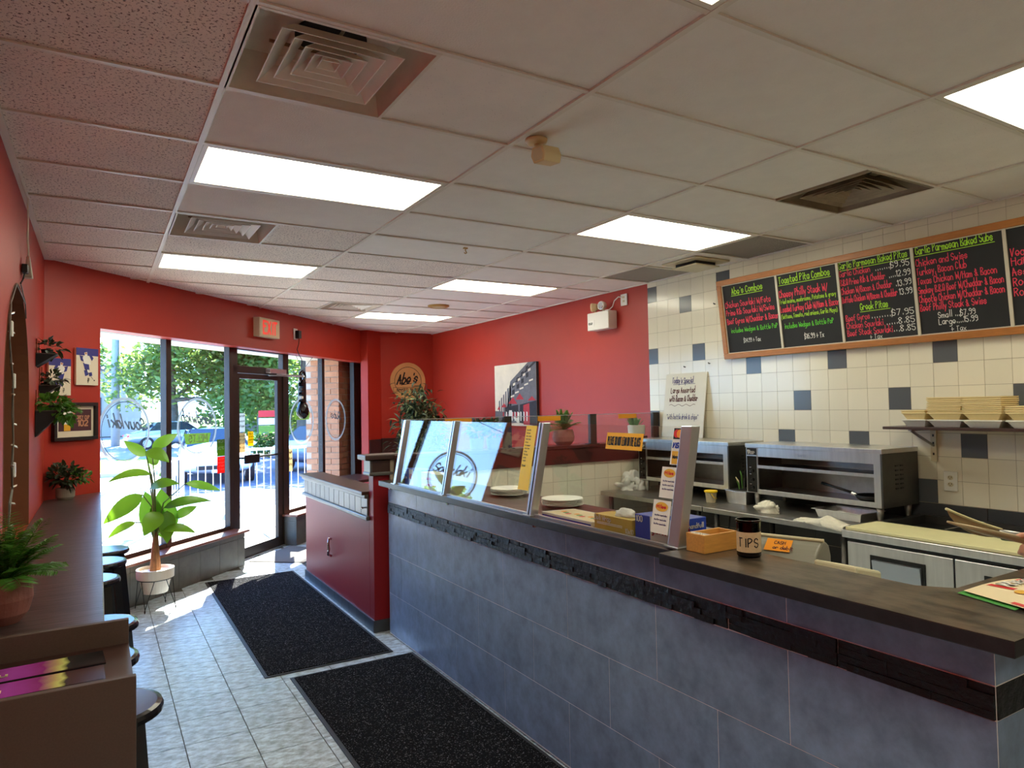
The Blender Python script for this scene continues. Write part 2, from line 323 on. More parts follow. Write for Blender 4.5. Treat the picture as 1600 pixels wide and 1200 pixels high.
# ------------------------------------------------------------------ a hand-drawn stroke alphabet (x 0-4, y 0-9, baseline 3)
G = {'a': '36160504132335 3633', 'b': '0903 0516263534231304', 'c': '3526160504132334', 'd': '3933 3526160504132334', 'e': '04343526160504132334', 'f': '38281713 0636', 'g': '3526160504132334 3632211101',
 'h': '0903 0516263533', 'i': '1613 1718', 'j': '26221101 2728', 'k': '0903 3604 1533', 'l': '1913', 'm': '0603 05162523 25364543', 'n': '0603 0516263533', 'o': '160504132334352616', 'p': '0601 0516263534231304',
 'q': '3631 3526160504132334', 'r': '0603 05162635', 's': '35261605342313 1304', 't': '18142333 0636', 'u': '0604132334 3633', 'v': '061336', 'w': '0613253346', 'x': '0633 3603', 'y': '0623 3611', 'z': '06360333',
 'A': '031833 0535', 'B': '0803 0828372605 25343303', 'C': '3728180704132334', 'D': '0803 082837342303', 'E': '38080333 0626', 'F': '380803 0626', 'G': '37281807041323343525', 'H': '0803 3833 0636', 'I': '1813', 'J': '3834231304',
 'K': '0803 3805 1633', 'L': '080333', 'M': '0308254843', 'N': '03083338', 'O': '182837342313040718', 'P': '0803 0828372605', 'Q': '182837342313040718 2533', 'R': '0803 0828372605 1633', 'S': '37281807063534231304', 'T': '0838 1813',
 'U': '080413233438', 'V': '081338', 'W': '0813264348', 'X': '0833 3803', 'Y': '0816 3816 1613', 'Z': '08380333', '0': '182837342313040718', '1': '071813', '2': '07182837360333', '3': '0718283726 263534231304', '4': '33380535',
 '5': '380806263534231304', '6': '38170604132334352606', '7': '083813', '8': '182837160413233416071828', '9': '362616071828373413', '$': '37281807063534231304 1902', '&': '43061718272504132335', '/': '0238', '.': '1314', ',': '1412',
 "'": '1817', '-': '0535', '+': '0535 1713', '"': '0807 2827', '(': '28170422', ')': '08172402', '!': '1815 1413', ':': '1314 1617'}
def text(mb, s, org, dx, up, h, w=0.85, pen=0.11, jit=0.0, nrm_off=0.0, track=1.0):
    """writes s as flat pen strokes; h is the capital height; returns the width used"""
    dx = Vector(dx); up = Vector(up); org = Vector(org); n = dx.cross(up).normalized(); org = org + n*nrm_off; k = h/5.0; x = 0.0; pw = h*pen*0.5
    for ch in s:
        if ch == ' ': x += 2.6*k*w; continue
        gl = G.get(ch)
        if gl is None: x += 3*k*w; continue
        jy = RND.uniform(-jit, jit)*h; mxx = 0
        for st in gl.split():
            P = [(int(st[i]), int(st[i+1])) for i in range(0, len(st)-1, 2)]; mxx = max([mxx]+[p[0] for p in P])
            Q = [org + dx*(x + p[0]*k*w) + up*((p[1]-3)*k + jy) for p in P]
            for a, b in zip(Q, Q[1:]):
                d = (b-a); L = d.length
                if L < 1e-6: continue
                d /= L; sd = n.cross(d)*pw; a2 = a-d*pw*0.6; b2 = b+d*pw*0.6
                mb.quad(a2-sd, b2-sd, b2+sd, a2+sd)
        x += (mxx+1.25)*k*w*track
    return x
def text_w(s, h, w=0.85, track=1.0):
    k = h/5.0; x = 0.0
    for ch in s:
        gl = G.get(ch)
        if ch == ' ' or gl is None: x += (2.6 if ch == ' ' else 3)*k*w; continue
        x += (max(int(st[i]) for st in gl.split() for i in range(0, len(st)-1, 2))+1.25)*k*w*track
    return x
def text_fit(mb, s, org, dx, up, h, width, **kw):
    w0 = text_w(s, h, 1.0, kw.get('track', 1.0)); return text(mb, s, org, dx, up, h, w=width/w0, **kw)
def arc(c, ax, ay, r0, r1, a0, a1, n):
    c = Vector(c); return [(c + Vector(ax)*(math.cos(a)*r) + Vector(ay)*(math.sin(a)*r)) for r in (r0, r1) for a in [a0+(a1-a0)*i/n for i in range(n+1)]]
def ring(mb, c, ax, ay, r0, r1, n=48, a0=0.0, a1=2*PI):
    vs = arc(c, ax, ay, r0, r1, a0, a1, n)
    mb.add(vs, [(i, i+1, n+1+i+1, n+1+i) for i in range(n)])
# ================================================================== ROOM SHELL
XL, XR, YB = -0.355, 4.68, -3.2
def clipped_poly(pts, inside):
    out = []
    for i, p in enumerate(pts):
        q = pts[(i+1) % len(pts)]; a, b = inside(p), inside(q)
        if a >= 0: out.append(p)
        if a*b < 0:
            t = a/(a-b); out.append((p[0]+(q[0]-p[0])*t, p[1]+(q[1]-p[1])*t))
    return out
def fv(p): return (p[0]-F0.x)*FN.x + (p[1]-F0.y)*FN.y
def fu(p): return (p[0]-F0.x)*FD.x + (p[1]-F0.y)*FD.y

# ---- floor: a grouted bed with one object per tile
mb = MB()
bed = clipped_poly([(XL-.25, YB-.15), (XR+.15, YB-.15), (XR+.15, 11.1), (XL-.25, 11.1)], lambda p: 0.27-fv(p))
mb.prism([Vector((x, y, -0.12)) for x, y in bed], (0, 0, 0.115)); floor = mb.build('floor', 'grout_dark', kind='structure')
mb = MB(); mb.box((-.1528, -.1500, -.006), (.1528, .1500, 0.0)); ft = None
PX, PY = 0.3105, 0.3045
for i in range(-1, 5):
    for j in range(-5, 17):
        x0, y0 = 0.3785+PX*i, 3.936+PY*j
        if fv((x0+PX/2, y0+PY/2)) > (0.2 if 2.0 < fu((x0+.15, y0+.15)) < 3.1 else 0.1) or (x0 > 1.72 and y0 < 7.0): continue
        c = (x0+PX/2, y0+PY/2, 0)
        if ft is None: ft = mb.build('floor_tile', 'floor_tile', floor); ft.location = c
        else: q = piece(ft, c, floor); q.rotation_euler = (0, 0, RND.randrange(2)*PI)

for a, b in (((2.16, 1.1), (3.86, 5.0)), ((1.97, 5.2), (4.66, 10.2)), ((XL, YB), (1.86, 2.39)), ((1.88, YB), (4.66, .84))):
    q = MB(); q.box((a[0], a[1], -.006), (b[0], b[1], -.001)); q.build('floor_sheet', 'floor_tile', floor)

# ---- left wall with a boarded arch
wl = MB(); X0, X1 = XL, XL-0.25; AY, AR, AZ, SB = 4.36, 0.645, 1.73, 1.05
def wseg(y0, y1, z0a, z0b, z1):
    wl.hexa([(X1, y0, z0a), (X0, y0, z0a), (X0, y1, z0b), (X1, y1, z0b), (X1, y0, z1), (X0, y0, z1), (X0, y1, z1), (X1, y1, z1)])
wseg(YB, AY-AR, 0, 0, 3.2); wseg(AY+AR, 6.36, 0, 0, 3.2); wseg(AY-AR, AY+AR, 0, 0, SB)
NA = 24
for k in range(NA):
    a0, a1 = PI-PI*k/NA, PI-PI*(k+1)/NA
    wseg(AY+AR*math.cos(a0), AY+AR*math.cos(a1), AZ+AR*math.sin(a0), AZ+AR*math.sin(a1), 3.2)
wall_left = wl.build('wall_left', 'red_paint', kind='structure')
mb = MB(); mb.box((X1+.005, AY-AR-.02, SB), (X1+.02, AY+AR+.02, AZ+AR+.02)); mb.build('arch_panel', 'arch_board', wall_left)
mb = MB(); LP = [(AY+AR, SB)] + [(AY+AR*math.cos(PI*k/36), AZ+AR*math.sin(PI*k/36)) for k in range(37)] + [(AY-AR, SB)]
for (ya, za), (yb_, zb_) in zip(LP, LP[1:]):
    ia, ib = [Vector((0, AY-p[0], (AZ if p[1] > AZ else p[1])-p[1])).normalized()*.006 for p in ((ya, za), (yb_, zb_))]
    mb.hexa([(X1+.02, ya, za), (XL+.002, ya, za), (XL+.002, yb_, zb_), (X1+.02, yb_, zb_), (X1+.02, ya+ia.y, za+ia.z), (XL+.002, ya+ia.y, za+ia.z), (XL+.002, yb_+ib.y, zb_+ib.z), (X1+.02, yb_+ib.y, zb_+ib.z)])
mb.build('arch_lining', 'arch_board', wall_left)

# ---- shop front: solid end, bulkhead, right end
mb = MB(); mb.fbox(-.56, .02, 0, .45, 0, 3.2); mb.fbox(.02, 5.25, 0, .16, 2.41, 3.2); mb.fbox(.02, 5.25, .16, .30, 2.445, 3.2)
wall_front = mb.build('wall_front', 'red_paint', kind='structure')
mb = MB(); fpt = lambda u, v: F(u, v, 0)
mb.prism([fpt(4.92, 0), fpt(4.92, -.114), Vector((3.79, 10.3, 0)), Vector((4.85, 10.3, 0)), Vector((4.85, 11.2, 0)), fpt(5.26, .62), fpt(5.26, 0)], (0, 0, 3.2))
wall_column = mb.build('wall_far', 'red_paint', kind='structure')
# dark chair-rail boards on the far end
mb = MB(); a, b, c = F(4.935, -.128, .98), Vector((3.785, 10.283, .98)), Vector((4.68, 10.283, .98))
n1 = (b-a).cross(Vector((0, 0, 1))).normalized()*0.012
mb.prism([a, b, b-n1*1.1+Vector((.006, .006, 0)), a-n1], (0, 0, .24)); mb.build('chair_rail_board', 'dark_wood', wall_column)
mb = MB(); mb.box((3.79, 10.272, .98), (4.68, 10.3, 1.22)); mb.build('chair_rail_board', 'dark_wood', wall_column)
mb = MB(); mb.box((3.78, 10.258, 1.205), (4.68, 10.3, 1.23)); mb.build('chair_rail_cap', 'dark_wood', wall_column)

# ---- right wall: red end, tiled kitchen end
mb = MB(); mb.box((XR, YB, 0), (XR+.16, 5.155, 3.2)); wall_right = mb.build('wall_right', 'grout_light', kind='structure')
mb = MB(); mb.box((XR-.002, 5.155, 0), (XR+.16, 11.2, 3.2)); mb.build('painted_panel', 'red_paint', wall_right)
mb = MB(); mb.box((-.003, -.0746, .0013), (.004, .0746, .1507)); tw = None; tg = None
DK = {(-1, -3), (-1, 1), (-1, 5), (2, 4), (3, 1), (5, 5), (7, 0), (9, -4), (10, -2), (12, 0), (13, -4), (15, -2), (16, -6), (17, 0), (18, -4), (20, -2)}
def walltile(mbq, y, z, mat):
    o = mbq.build('wall_tile', mat, wall_right); o.location = (XR, y, z); return o
for c in range(-1, 21):
    for r in range(-6, 7):
        y, z = 5.025-.1515*(c+.5), 1.929+.152*r
        if c == 15 and r == -5: pass
        if r == 6 or c == -1:
            q = MB(); q.box((-.003, -.0746, .0013), (.004, .0746 if c >= 0 else .054, .1507 if r < 6 else .0475)); walltile(q, y, z, 'tile_gray' if (c, r) in DK else 'tile_white'); continue
        if (c, r) in DK:
            if tg is None: tg = walltile(mb, y, z, 'tile_gray')
            else: piece(tg, (XR, y, z), wall_right)
        else:
            if tw is None: tw = walltile(mb, y, z, 'tile_white')
            else: piece(tw, (XR, y, z), wall_right)
q = MB()                                              # the tiles further along than the photograph reaches, joined
for c in range(21, 33):
    for r in range(-6, 7):
        y, z = 5.025-.1515*(c+.5), 1.929+.152*r; q.box((XR-.003, y-.0746, z+.0013), (XR+.004, y+.0746, z+(.1507 if r < 6 else .0475)))
q.build('wall_tile', 'tile_white', wall_right, kind='stuff')
for y1 in (5.15, 4.55, 3.95, 3.35, 2.755, 2.155, 1.555, .955):
    q = MB(); q.box((XR-.010, y1-.596, .62), (XR, y1, 1.0145)); q.build('base_tile', 'tile_base', wall_right)
    q = MB(); q.box((XR-.010, y1-.596, .0), (XR, y1, .615)); q.build('base_tile', 'tile_base', wall_right)

# ---- back wall behind the camera
mb = MB(); mb.box((XL-.25, YB-.15, 0), (XR+.16, YB, 3.2)); mb.build('wall_back', 'paper_cream', kind='structure')

# ---- ceiling: plenum slab, lay-in boards, T-bars
mb = MB(); mb.prism([Vector((x, y, 3.2)) for x, y in clipped_poly([(XL-.25, YB-.15), (XR+.16, YB-.15), (XR+.16, 11.2), (XL-.25, 11.2)], lambda p: .45-fv(p))], (0, 0, .12))
ceiling = mb.build('ceiling', 'ceil_plain', kind='structure')
CX = [XL, .388, 1.608, 2.828, 4.048, XR]; CY = lambda r: 2.066+.61*r
LIGHTS = {(1, -2), (3, -2), (1, 2), (3, 2), (1, 6), (3, 6), (3, 10), (1, -6)}  # last one unseen: continues the row spacing, added to brighten the near ceiling
VENTS = {(1, 0): 0, (1, 4): 0, (2, 9): 1, (3, 0): 1}
GRILLE = {(4, 2), (4, 4)}
mb = MB(); mb.box((XL, YB, 2.893), (XR, CY(-2), 2.91)); mb.build('ceiling_tile', 'ceil_plain', ceiling)
cache = {}
for ci in range(5):
    for r in range(-2, 14):
        x0, x1, y0, y1 = CX[ci], CX[ci+1], CY(r), min(CY(r+1), 10.3)
        if (ci, r) in LIGHTS or fv((x1, y0)) > 0.0 or y0 > 10.3: continue
        if ci == 0: m = 'ceil_fissured'
        elif (ci, r) in GRILLE: m = 'ceil_grille'
        elif (ci, r) in ((1, 0), (3, -1), (3, -2)): m = 'ceil_pinhole'
        elif ci in (1, 2) and r >= 5 or (ci, r) == (1, 4): m = 'ceil_fissured'
        elif r >= 8: m = 'ceil_pinhole'
        else: m = 'ceil_plain'
        if (ci, r) in VENTS: x0, x1 = ((x0+x1)/2, x1) if VENTS[ci, r] == 0 else (x0, (x0+x1)/2)
        w, h = x1-x0-.004, y1-y0-.004
        key = (round(w, 3), round(h, 3), m); loc = ((x0+x1)/2, (y0+y1)/2, 2.893+RND.uniform(0, .003))
        if key not in cache:
            q = MB(); q.box((-w/2, -h/2, 0), (w/2, h/2, .016)); o = q.build('ceiling_tile', m, ceiling); o.location = loc; cache[key] = o
        else: piece(cache[key], loc, ceiling)
for x in CX[1:-1]:
    q = MB(); q.box((x-.012, CY(-2), 2.884), (x+.012, min(10.3, F0.y+(x)*FD.y/FD.x+.02), 2.8935)); q.build('ceiling_runner', 'runner', ceiling)
for r in range(-2, 15):
    y = CY(r)
    if y > 10.3: continue
    xa = max(XL, (y-F0.y)*FD.x/FD.y-.02)
    for i in range(5):
        a, b = max(CX[i], xa), CX[i+1]
        if b-a < .03: continue
        q = MB(); q.box((a+.012, y-.011, 2.8855), (b-.012, y+.011, 2.8935)); q.build('ceiling_runner', 'runner', ceiling)
q = MB(); q.box((XL, YB, 2.882), (XL+.03, 6.33, 2.8945)); q.build('wall_angle', 'runner', ceiling)
q = MB(); q.box((XR-.026, YB, 2.884), (XR-.008, 10.3, 2.8945)); q.build('wall_angle', 'runner', ceiling)

# ---- fluorescent troffers
LN = {(1, -6): 'unseen fluorescent ceiling light added behind the viewer over the left aisle', (1, -2): 'recessed fluorescent ceiling light panel at the top edge above the counter', (3, -2): 'recessed fluorescent light panel at the upper right above the kitchen', (1, 2): 'large pale yellow fluorescent ceiling light between the two nearest left air diffusers',
      (3, 2): 'ribbed fluorescent ceiling light near the tan ceiling sensor and tiled wall', (1, 6): 'fluorescent ceiling light nearest the exit sign, left column', (3, 6): 'fluorescent ceiling light in front of the emergency light, before the gold ring', (3, 10): 'farthest fluorescent ceiling light, behind the gold ceiling ring'}
for (ci, r) in sorted(LIGHTS):
    x0, x1, y0, y1 = CX[ci]+.014, CX[ci+1]-.014, CY(r)+.013, CY(r+1)-.013
    t = thing('ceiling_light', LN[ci, r], 'ceiling light', ((x0+x1)/2, (y0+y1)/2, 2.888), 'fluorescent ceiling panels')
    q = MB(); e = .022
    q.box((x0, y0, 2.886), (x0+e, y1, 2.90)); q.box((x1-e, y0, 2.886), (x1, y1, 2.90)); q.box((x0+e, y0, 2.886), (x1-e, y0+e, 2.90)); q.box((x0+e, y1-e, 2.886), (x1-e, y1, 2.90)); q.build('frame', 'runner', t)
    q = MB(); q.box((x0+e, y0+e, 2.8915), (x1-e, y1-e, 2.897)); q.build('diffuser', 'panel_light', t)
    q = MB(); q.box((x0+e, y0+e, 2.91), (x1-e, y1-e, 3.02)); q.build('housing', 'white_plastic', t)

# ---- four-way air diffusers
def diffuser(cx, cy, label, metal, hole):
    t = thing('air_diffuser', label, 'air vent', (cx, cy, 2.89), 'four-way ceiling air diffusers')
    s = .285
    q = MB()
    for a, b in (((-s-.014, -s-.014), (s+.014, -s)), ((-s-.014, s), (s+.014, s+.014)), ((-s-.014, -s), (-s, s)), ((s, -s), (s+.014, s))): q.box((cx+a[0], cy+a[1], 2.884), (cx+b[0], cy+b[1], 2.90))
    q.build('frame', metal, t)
    q = MB(); S = .26; zt = 3.03
    P = [(cx-s, cy-s), (cx+s, cy-s), (cx+s, cy+s), (cx-s, cy+s)]; T = [(cx-S, cy-S), (cx+S, cy-S), (cx+S, cy+S), (cx-S, cy+S)]
    for i in range(4):
        j = (i+1) % 4; q.quad((*P[i], 2.895), (*P[j], 2.895), (*T[j], zt), (*T[i], zt))
    q.quad(*[(*p, zt) for p in T]); q.build('plenum_box', metal, t)
    q = MB(); q.lathe((cx+.02, cy+.03, zt-.012), [(.125, 0), (.125, .01)], 32); q.build('duct_opening', 'vent_dark', t)
    for k, sz in enumerate((.205, .155, .108, .068, .034)):
        q = MB(); z0 = 2.889+.004*k; z1 = z0+.050; s2 = max(.008, sz-.05); th = .004
        for z_, a_, b_ in ((0, sz, s2), (th, sz-th, s2-th)):
            A = [(cx-a_, cy-a_, z0), (cx+a_, cy-a_, z0), (cx+a_, cy+a_, z0), (cx-a_, cy+a_, z0)]; B = [(cx-b_, cy-b_, z1), (cx+b_, cy-b_, z1), (cx+b_, cy+b_, z1), (cx-b_, cy+b_, z1)]
            for i in range(4): q.quad(A[i], A[(i+1) % 4], B[(i+1) % 4], B[i])
        a_, b_ = sz, sz-th
        A = [(cx-a_, cy-a_, z0), (cx+a_, cy-a_, z0), (cx+a_, cy+a_, z0), (cx-a_, cy+a_, z0)]; B = [(cx-b_, cy-b_, z0), (cx+b_, cy-b_, z0), (cx+b_, cy+b_, z0), (cx-b_, cy+b_, z0)]
        for i in range(4): q.quad(A[i], B[i], B[(i+1) % 4], A[(i+1) % 4])
        q.build('louvre', metal, t)
    q = MB(); q.tube([(cx-.2, cy, 2.945), (cx+.2, cy, 2.945)], .006, 6); q.tube([(cx, cy-.2, 2.945), (cx, cy+.2, 2.945)], .006, 6); q.build('cross_bar', 'vent_dusty', t)
diffuser(.388+.305, CY(.5), 'largest square four-way air diffuser, nearest on the ceiling', 'vent_metal', 1)
diffuser(.388+.305, CY(4.5), 'white four-way air diffuser between two left column ceiling lights', 'runner', 1)
diffuser(2.828-.305, CY(9.5), 'small far air diffuser beside the farthest ceiling light', 'vent_metal', 1)
diffuser(4.048-.305, CY(.5), 'dusty four-way air diffuser above the chalkboard menu', 'vent_dusty', 1)
t = thing('square_diffuser', 'stepped square plaque vent beside the perforated ceiling grilles', 'air vent', (4.36, 4.2, 2.89)); cx, cy = 4.36, CY(3.5)
q = MB(); q.box((cx-.20, cy-.20, 2.878), (cx+.20, cy+.20, 2.893)); q.build('plate', 'cream_plastic', t, bevel=.006)
q = MB(); q.prism([Vector((cx-.14, cy-.14, 2.838)), Vector((cx+.14, cy-.14, 2.838)), Vector((cx+.14, cy+.14, 2.838)), Vector((cx-.14, cy+.14, 2.838))], (0, 0, .012)); q.build('plaque', 'cream_plastic', t, bevel=.004)
q = MB(); q.box((cx-.115, cy-.115, 2.85), (cx+.115, cy+.115, 2.879)); q.build('neck', 'vent_dark', t)
q = MB(); c = (3.43, 7.37, 2.868); q.lathe(c, [(.125, .025), (.125, .012), (.10, 0), (.078, .006), (.078, .025)], 32); t = q.build('ceiling_ring', 'gold_ring', loc=c, smooth=False); tag(t, 'round gold trim ring fixed to the far ceiling', 'ceiling fitting')
q = MB(); q.lathe((3.43, 7.37, 2.874), [(.077, .0), (.077, .004)], 28); q.build('lens', 'cream_plastic', t)
# tan motion sensor on its swivel
t = thing('motion_sensor', 'tan swivel motion sensor fixed on the ceiling runner', 'sensor', (1.675, 2.545, 2.884))
q = MB(); q.lathe((1.675, 2.545, 2.862), [(.03, 0), (.045, .006), (.05, .016), (.05, .022)], 24); q.build('base', 'camera_tan', t, smooth=True)
q = MB(); q.tube([(1.675, 2.545, 2.864), (1.68, 2.52, 2.835), (1.69, 2.505, 2.815)], .011, 8); q.ball((1.68, 2.52, 2.838), .018); q.build('swivel', 'camera_tan', t, smooth=True)
q = MB(); a = Vector((1.675, 2.50, 2.80)); d = Vector((.74, .2, .10)).normalized(); sd = d.cross(Vector((0, 0, 1))).normalized(); up = sd.cross(d)
prof = [(-.03, .036), (.03, .036), (.042, 0), (.03, -.034), (-.03, -.034), (-.042, 0)]
q.prism([a + sd*x + up*y - d*.03 for x, y in prof], d*.115); q.build('body', 'camera_tan', t, bevel=.005)
q = MB(); q.prism([a + sd*x*.72 + up*y*.72 - d*.033 for x, y in prof], d*.004); q.build('lens', 'cream_plastic', t)
# little hook clipped on a runner
q = MB(); q.tube([(2.35, 4.56, 2.888), (2.35, 4.56, 2.862), (2.356, 4.552, 2.846), (2.345, 4.548, 2.838), (2.336, 4.555, 2.846)], .004, 6); q.box((2.335, 4.55, 2.876), (2.365, 4.57, 2.886))
tag(q.build('ceiling_hook', 'gold_ring', loc=(2.35, 4.56, 2.888)), 'tiny metal hook clipped to the middle ceiling runner', 'hook')

# ---- knee walls under the glass, sills
kw = group_struct('wall_knee')
q = MB(); q.fbox(.02, 1.975, .008, .30, 0, .36); q.fbox(3.058, 5.2, .008, .30, 0, .36); q.build('core', 'grout_dark', kw)
def kt(u0, u1, z0, z1):
    q = MB(); q.fbox(u0+.002, u1-.002, 0, .012, z0+.002, z1-.002); q.build('knee_tile', 'knee_tile', kw)
us = [.02, .34, .645, .95, 1.255, 1.56, 1.865, 1.987]
for a, b in zip(us, us[1:]): kt(a, b, 0, .305); kt(a, b, .305, .36)
us = [3.046, 3.35, 3.655, 3.96, 4.265, 4.57, 4.90]
for a, b in zip(us, us[1:]): kt(a, b, 0, .305); kt(a, b, .305, .36)
for u0, u1 in ((1.975, 1.987), (3.046, 3.058)):
    q = MB(); q.fbox(u0, u1, .013, .16, .002, .303); q.build('knee_tile', 'knee_tile', kw); q = MB(); q.fbox(u0, u1, .013, .16, .307, .36); q.build('knee_tile', 'knee_tile', kw)
q = MB(); q.fbox(.02, 2.03, -.035, .178, .36, .386); q.build('window_sill', 'sill_wood', kw, bevel=.004)
q = MB(); q.fbox(3.02, 4.91, -.035, .178, .36, .386); q.build('window_sill', 'sill_wood', kw, bevel=.004)

# ---- windows and door
def window(idx, g0, g1, z0, z1, parts=()):
    w = group_struct('window_%d' % idx, F((g0+g1)/2, .2, z0))
    q = MB(); q.fbox(g0-.005, g1+.005, .197, .203, z0-.005, z1+.005); q.build('pane', 'window_glass', w)
    for nm, (u0, u1, v0, v1, a, b) in parts:
        q = MB(); q.fbox(u0, u1, v0, v1, a, b); q.build(nm, 'frame_bronze', w, bevel=.003)
    return w
fv0, fv1 = .17, .23
window(1, .03, .985, .425, 2.412, [('frame_sill', (.02, 1.0, fv0, fv1, .386, .425)), ('frame_head', (.02, 1.0, fv0, fv1, 2.412, 2.445)), ('mullion', (.985, 1.055, .165, .235, .386, 2.445))])
window(2, 1.055, 1.965, .425, 2.412, [('frame_sill', (1.055, 1.97, fv0, fv1, .386, .425)), ('frame_head', (1.055, 1.97, fv0, fv1, 2.412, 2.445)), ('mullion', (1.965, 2.03, .165, .235, .0, 2.445))])
window(3, 3.17, 4.03, .425, 2.412, [('frame_sill', (3.17, 4.04, fv0, fv1, .386, .425)), ('frame_head', (3.17, 4.04, fv0, fv1, 2.412, 2.445)), ('mullion', (4.035, 4.105, .165, .235, .386, 2.445))])
window(4, 4.105, 5.02, .425, 2.412, [('frame_sill', (4.105, 5.03, fv0, fv1, .386, .425)), ('frame_head', (4.105, 5.03, fv0, fv1, 2.412, 2.445)), ('mullion', (5.02, 5.24, .165, .235, .386, 2.445))])
window(5, 2.13, 2.97, 2.215, 2.40, [('transom_bar', (2.03, 3.10, .165, .235, 2.135, 2.215)), ('frame_head', (2.03, 3.10, .165, .235, 2.40, 2.445)), ('frame_jamb', (2.03, 2.11, .165, .235, 0, 2.40)), ('frame_jamb', (3.045, 3.17, .165, .235, 0, 2.445))])
dr = group_struct('door_1', F(2.6, .2, 0))
q = MB(); q.fbox(2.15, 2.955, .197, .203, .12, 2.075); q.build('pane', 'window_glass', dr)
for nm, b in (('stile', (2.11, 2.165, .18, .225, .01, 2.13)), ('stile', (2.94, 3.045, .18, .225, .01, 2.13)), ('bottom_rail', (2.165, 2.94, .18, .225, .01, .125)), ('top_rail', (2.165, 2.94, .18, .225, 2.07, 2.13))):
    q = MB(); q.fbox(*b); q.build(nm, 'frame_bronze', dr, bevel=.003)
q = MB(); q.fbox(2.03, 3.17, .15, .26, 0.0, .012); q.build('threshold', 'aluminium', dr)
q = MB(); q.tube([F(2.15, .14, 1.16), F(2.955, .14, 1.155)], .012, 8); q.tube([F(2.16, .14, 1.16), F(2.16, .19, 1.16)], .01, 6); q.tube([F(2.95, .14, 1.155), F(2.95, .19, 1.155)], .01, 6); q.build('push_bar', 'black', dr)
q = MB(); q.fbox(2.20, 2.46, .118, .15, 1.09, 1.19); q.build('push_plate', 'black', dr, bevel=.006)
q = MB(); q.fbox(2.66, 3.02, .10, .165, 2.150, 2.205); q.build('closer_body', 'aluminium', dr, bevel=.005)
q = MB(); q.tube([F(2.80, .10, 2.145), F(2.83, .06, 2.135), F(3.30, .03, 2.13)], .011, 6); q.tube([F(2.70, .15, 2.125), F(3.30, .03, 2.128)], .009, 6); q.ball(F(3.30, .03, 2.13), .018, 8, 6); q.build('closer_arm', 'aluminium', dr)
# ================================================================== HALF WALLS
# low entry wall with its pillar, running away from the counter
we = group_struct('wall_entry', (1.8, 5.09, 0))
q = MB(); q.box((1.80, 5.19, 0), (1.93, 7.10, 1.02)); q.box((1.80, 5.09, 0), (1.93, 5.19, 1.30)); q.build('core', 'red_paint_semi', we, bevel=.003)
q = MB(); q.box((1.745, 5.20, 1.028), (1.985, 7.14, 1.056)); q.build('cap', 'dark_wood', we, bevel=.006)
q = MB(); q.box((1.765, 5.19, 1.0), (1.80, 7.12, 1.03)); q.build('cap_moulding', 'pewter_wood', we, bevel=.008)
q = MB(); q.box((1.768, 5.165, .835), (1.80, 7.115, .868)); q.build('lower_moulding', 'pewter_wood', we, bevel=.008)
pl = None; n = 13
for k in range(n):
    y0 = 5.19+(7.105-5.19)*k/n; y1 = 5.19+(7.105-5.19)*(k+1)/n
    q = MB(); q.box((1.785, y0+.0025, .868), (1.80, y1-.0025, 1.002)); q.build('plank', 'pewter_wood', we, bevel=.003)
for k in range(10):
    y0 = 5.082+.203*k
    q = MB(); q.box((1.788, y0+.0015, .0), (1.80, y0+.2015, .09)); q.build('base_tile', 'tile_base', we)
q = MB(); q.box((1.79, 5.078, 0), (1.93, 5.09, .09)); q.build('base_tile', 'tile_base', we)
# pillar cap: dark band, mouldings and top board
q = MB(); q.box((1.785, 5.075, 1.19), (1.95, 5.20, 1.30)); q.build('pillar_band', 'dark_wood', we, bevel=.003)
q = MB(); q.box((1.770, 5.072, 1.19), (1.787, 5.215, 1.30)); q.build('pillar_side', 'pewter_wood', we, bevel=.003)
q = MB(); q.box((1.762, 5.06, 1.185), (1.955, 5.22, 1.212)); q.build('pillar_moulding', 'pewter_wood', we, bevel=.008)
q = MB(); q.box((1.725, 5.045, 1.305), (2.02, 5.24, 1.345)); q.build('pillar_cap', 'dark_wood', we, bevel=.008)
q = MB(); q.tube([(1.795, 5.255, .925), (1.772, 5.255, .925)], .006, 6); q.ball((1.768, 5.255, .925), .009, 8, 6); q.build('hook', 'chrome', we)
q = MB(); q.tube([(1.793, 6.19, .535), (1.772, 6.19, .545), (1.765, 6.192, .50), (1.768, 6.188, .45), (1.764, 6.19, .40), (1.793, 6.19, .385)], [.012, .013, .01, .013, .012, .012], 8)
tag(q.build('coat_hook', 'chrome', loc=(1.79, 6.19, .39), smooth=True), 'chrome twisted hook on the red half wall panel', 'hook')
# half wall across the kitchen end
wk = group_struct('wall_kitchen', (3.3, 5.1, 0))
q = MB(); q.box((1.93, 5.062, 0), (4.672, 5.16, 1.30)); q.build('core', 'grout_light', wk)
q = MB(); q.box((1.955, 5.02, 1.31), (4.672, 5.22, 1.337)); q.build('cap', 'band_board', wk, bevel=.004)
q = MB(); q.box((1.955, 5.035, 1.175), (4.672, 5.06, 1.309)); q.build('band_board', 'band_board', wk, bevel=.003)
q = MB(); q.box((1.94, 5.16, .0), (4.672, 5.172, 1.31)); q.build('dining_side', 'red_paint', wk)
q = MB(); q.box((-.0755, -.003, .0015), (.0755, .003, .1525)); t0 = None
for c in range(18):
    for r in range(5):
        x, z = 4.672-.0775-.1545*c, 1.02-.154*r
        if x < 2.05: continue
        if t0 is None: t0 = q.build('wall_tile', 'tile_white', wk); o = t0
        else: o = piece(t0, (0, 0, 0), wk)
        o.location = Vector((x, 5.062, z)) - OFF[wk.name]
t0.data.transform(Matrix.Translation(OFF[wk.name]))

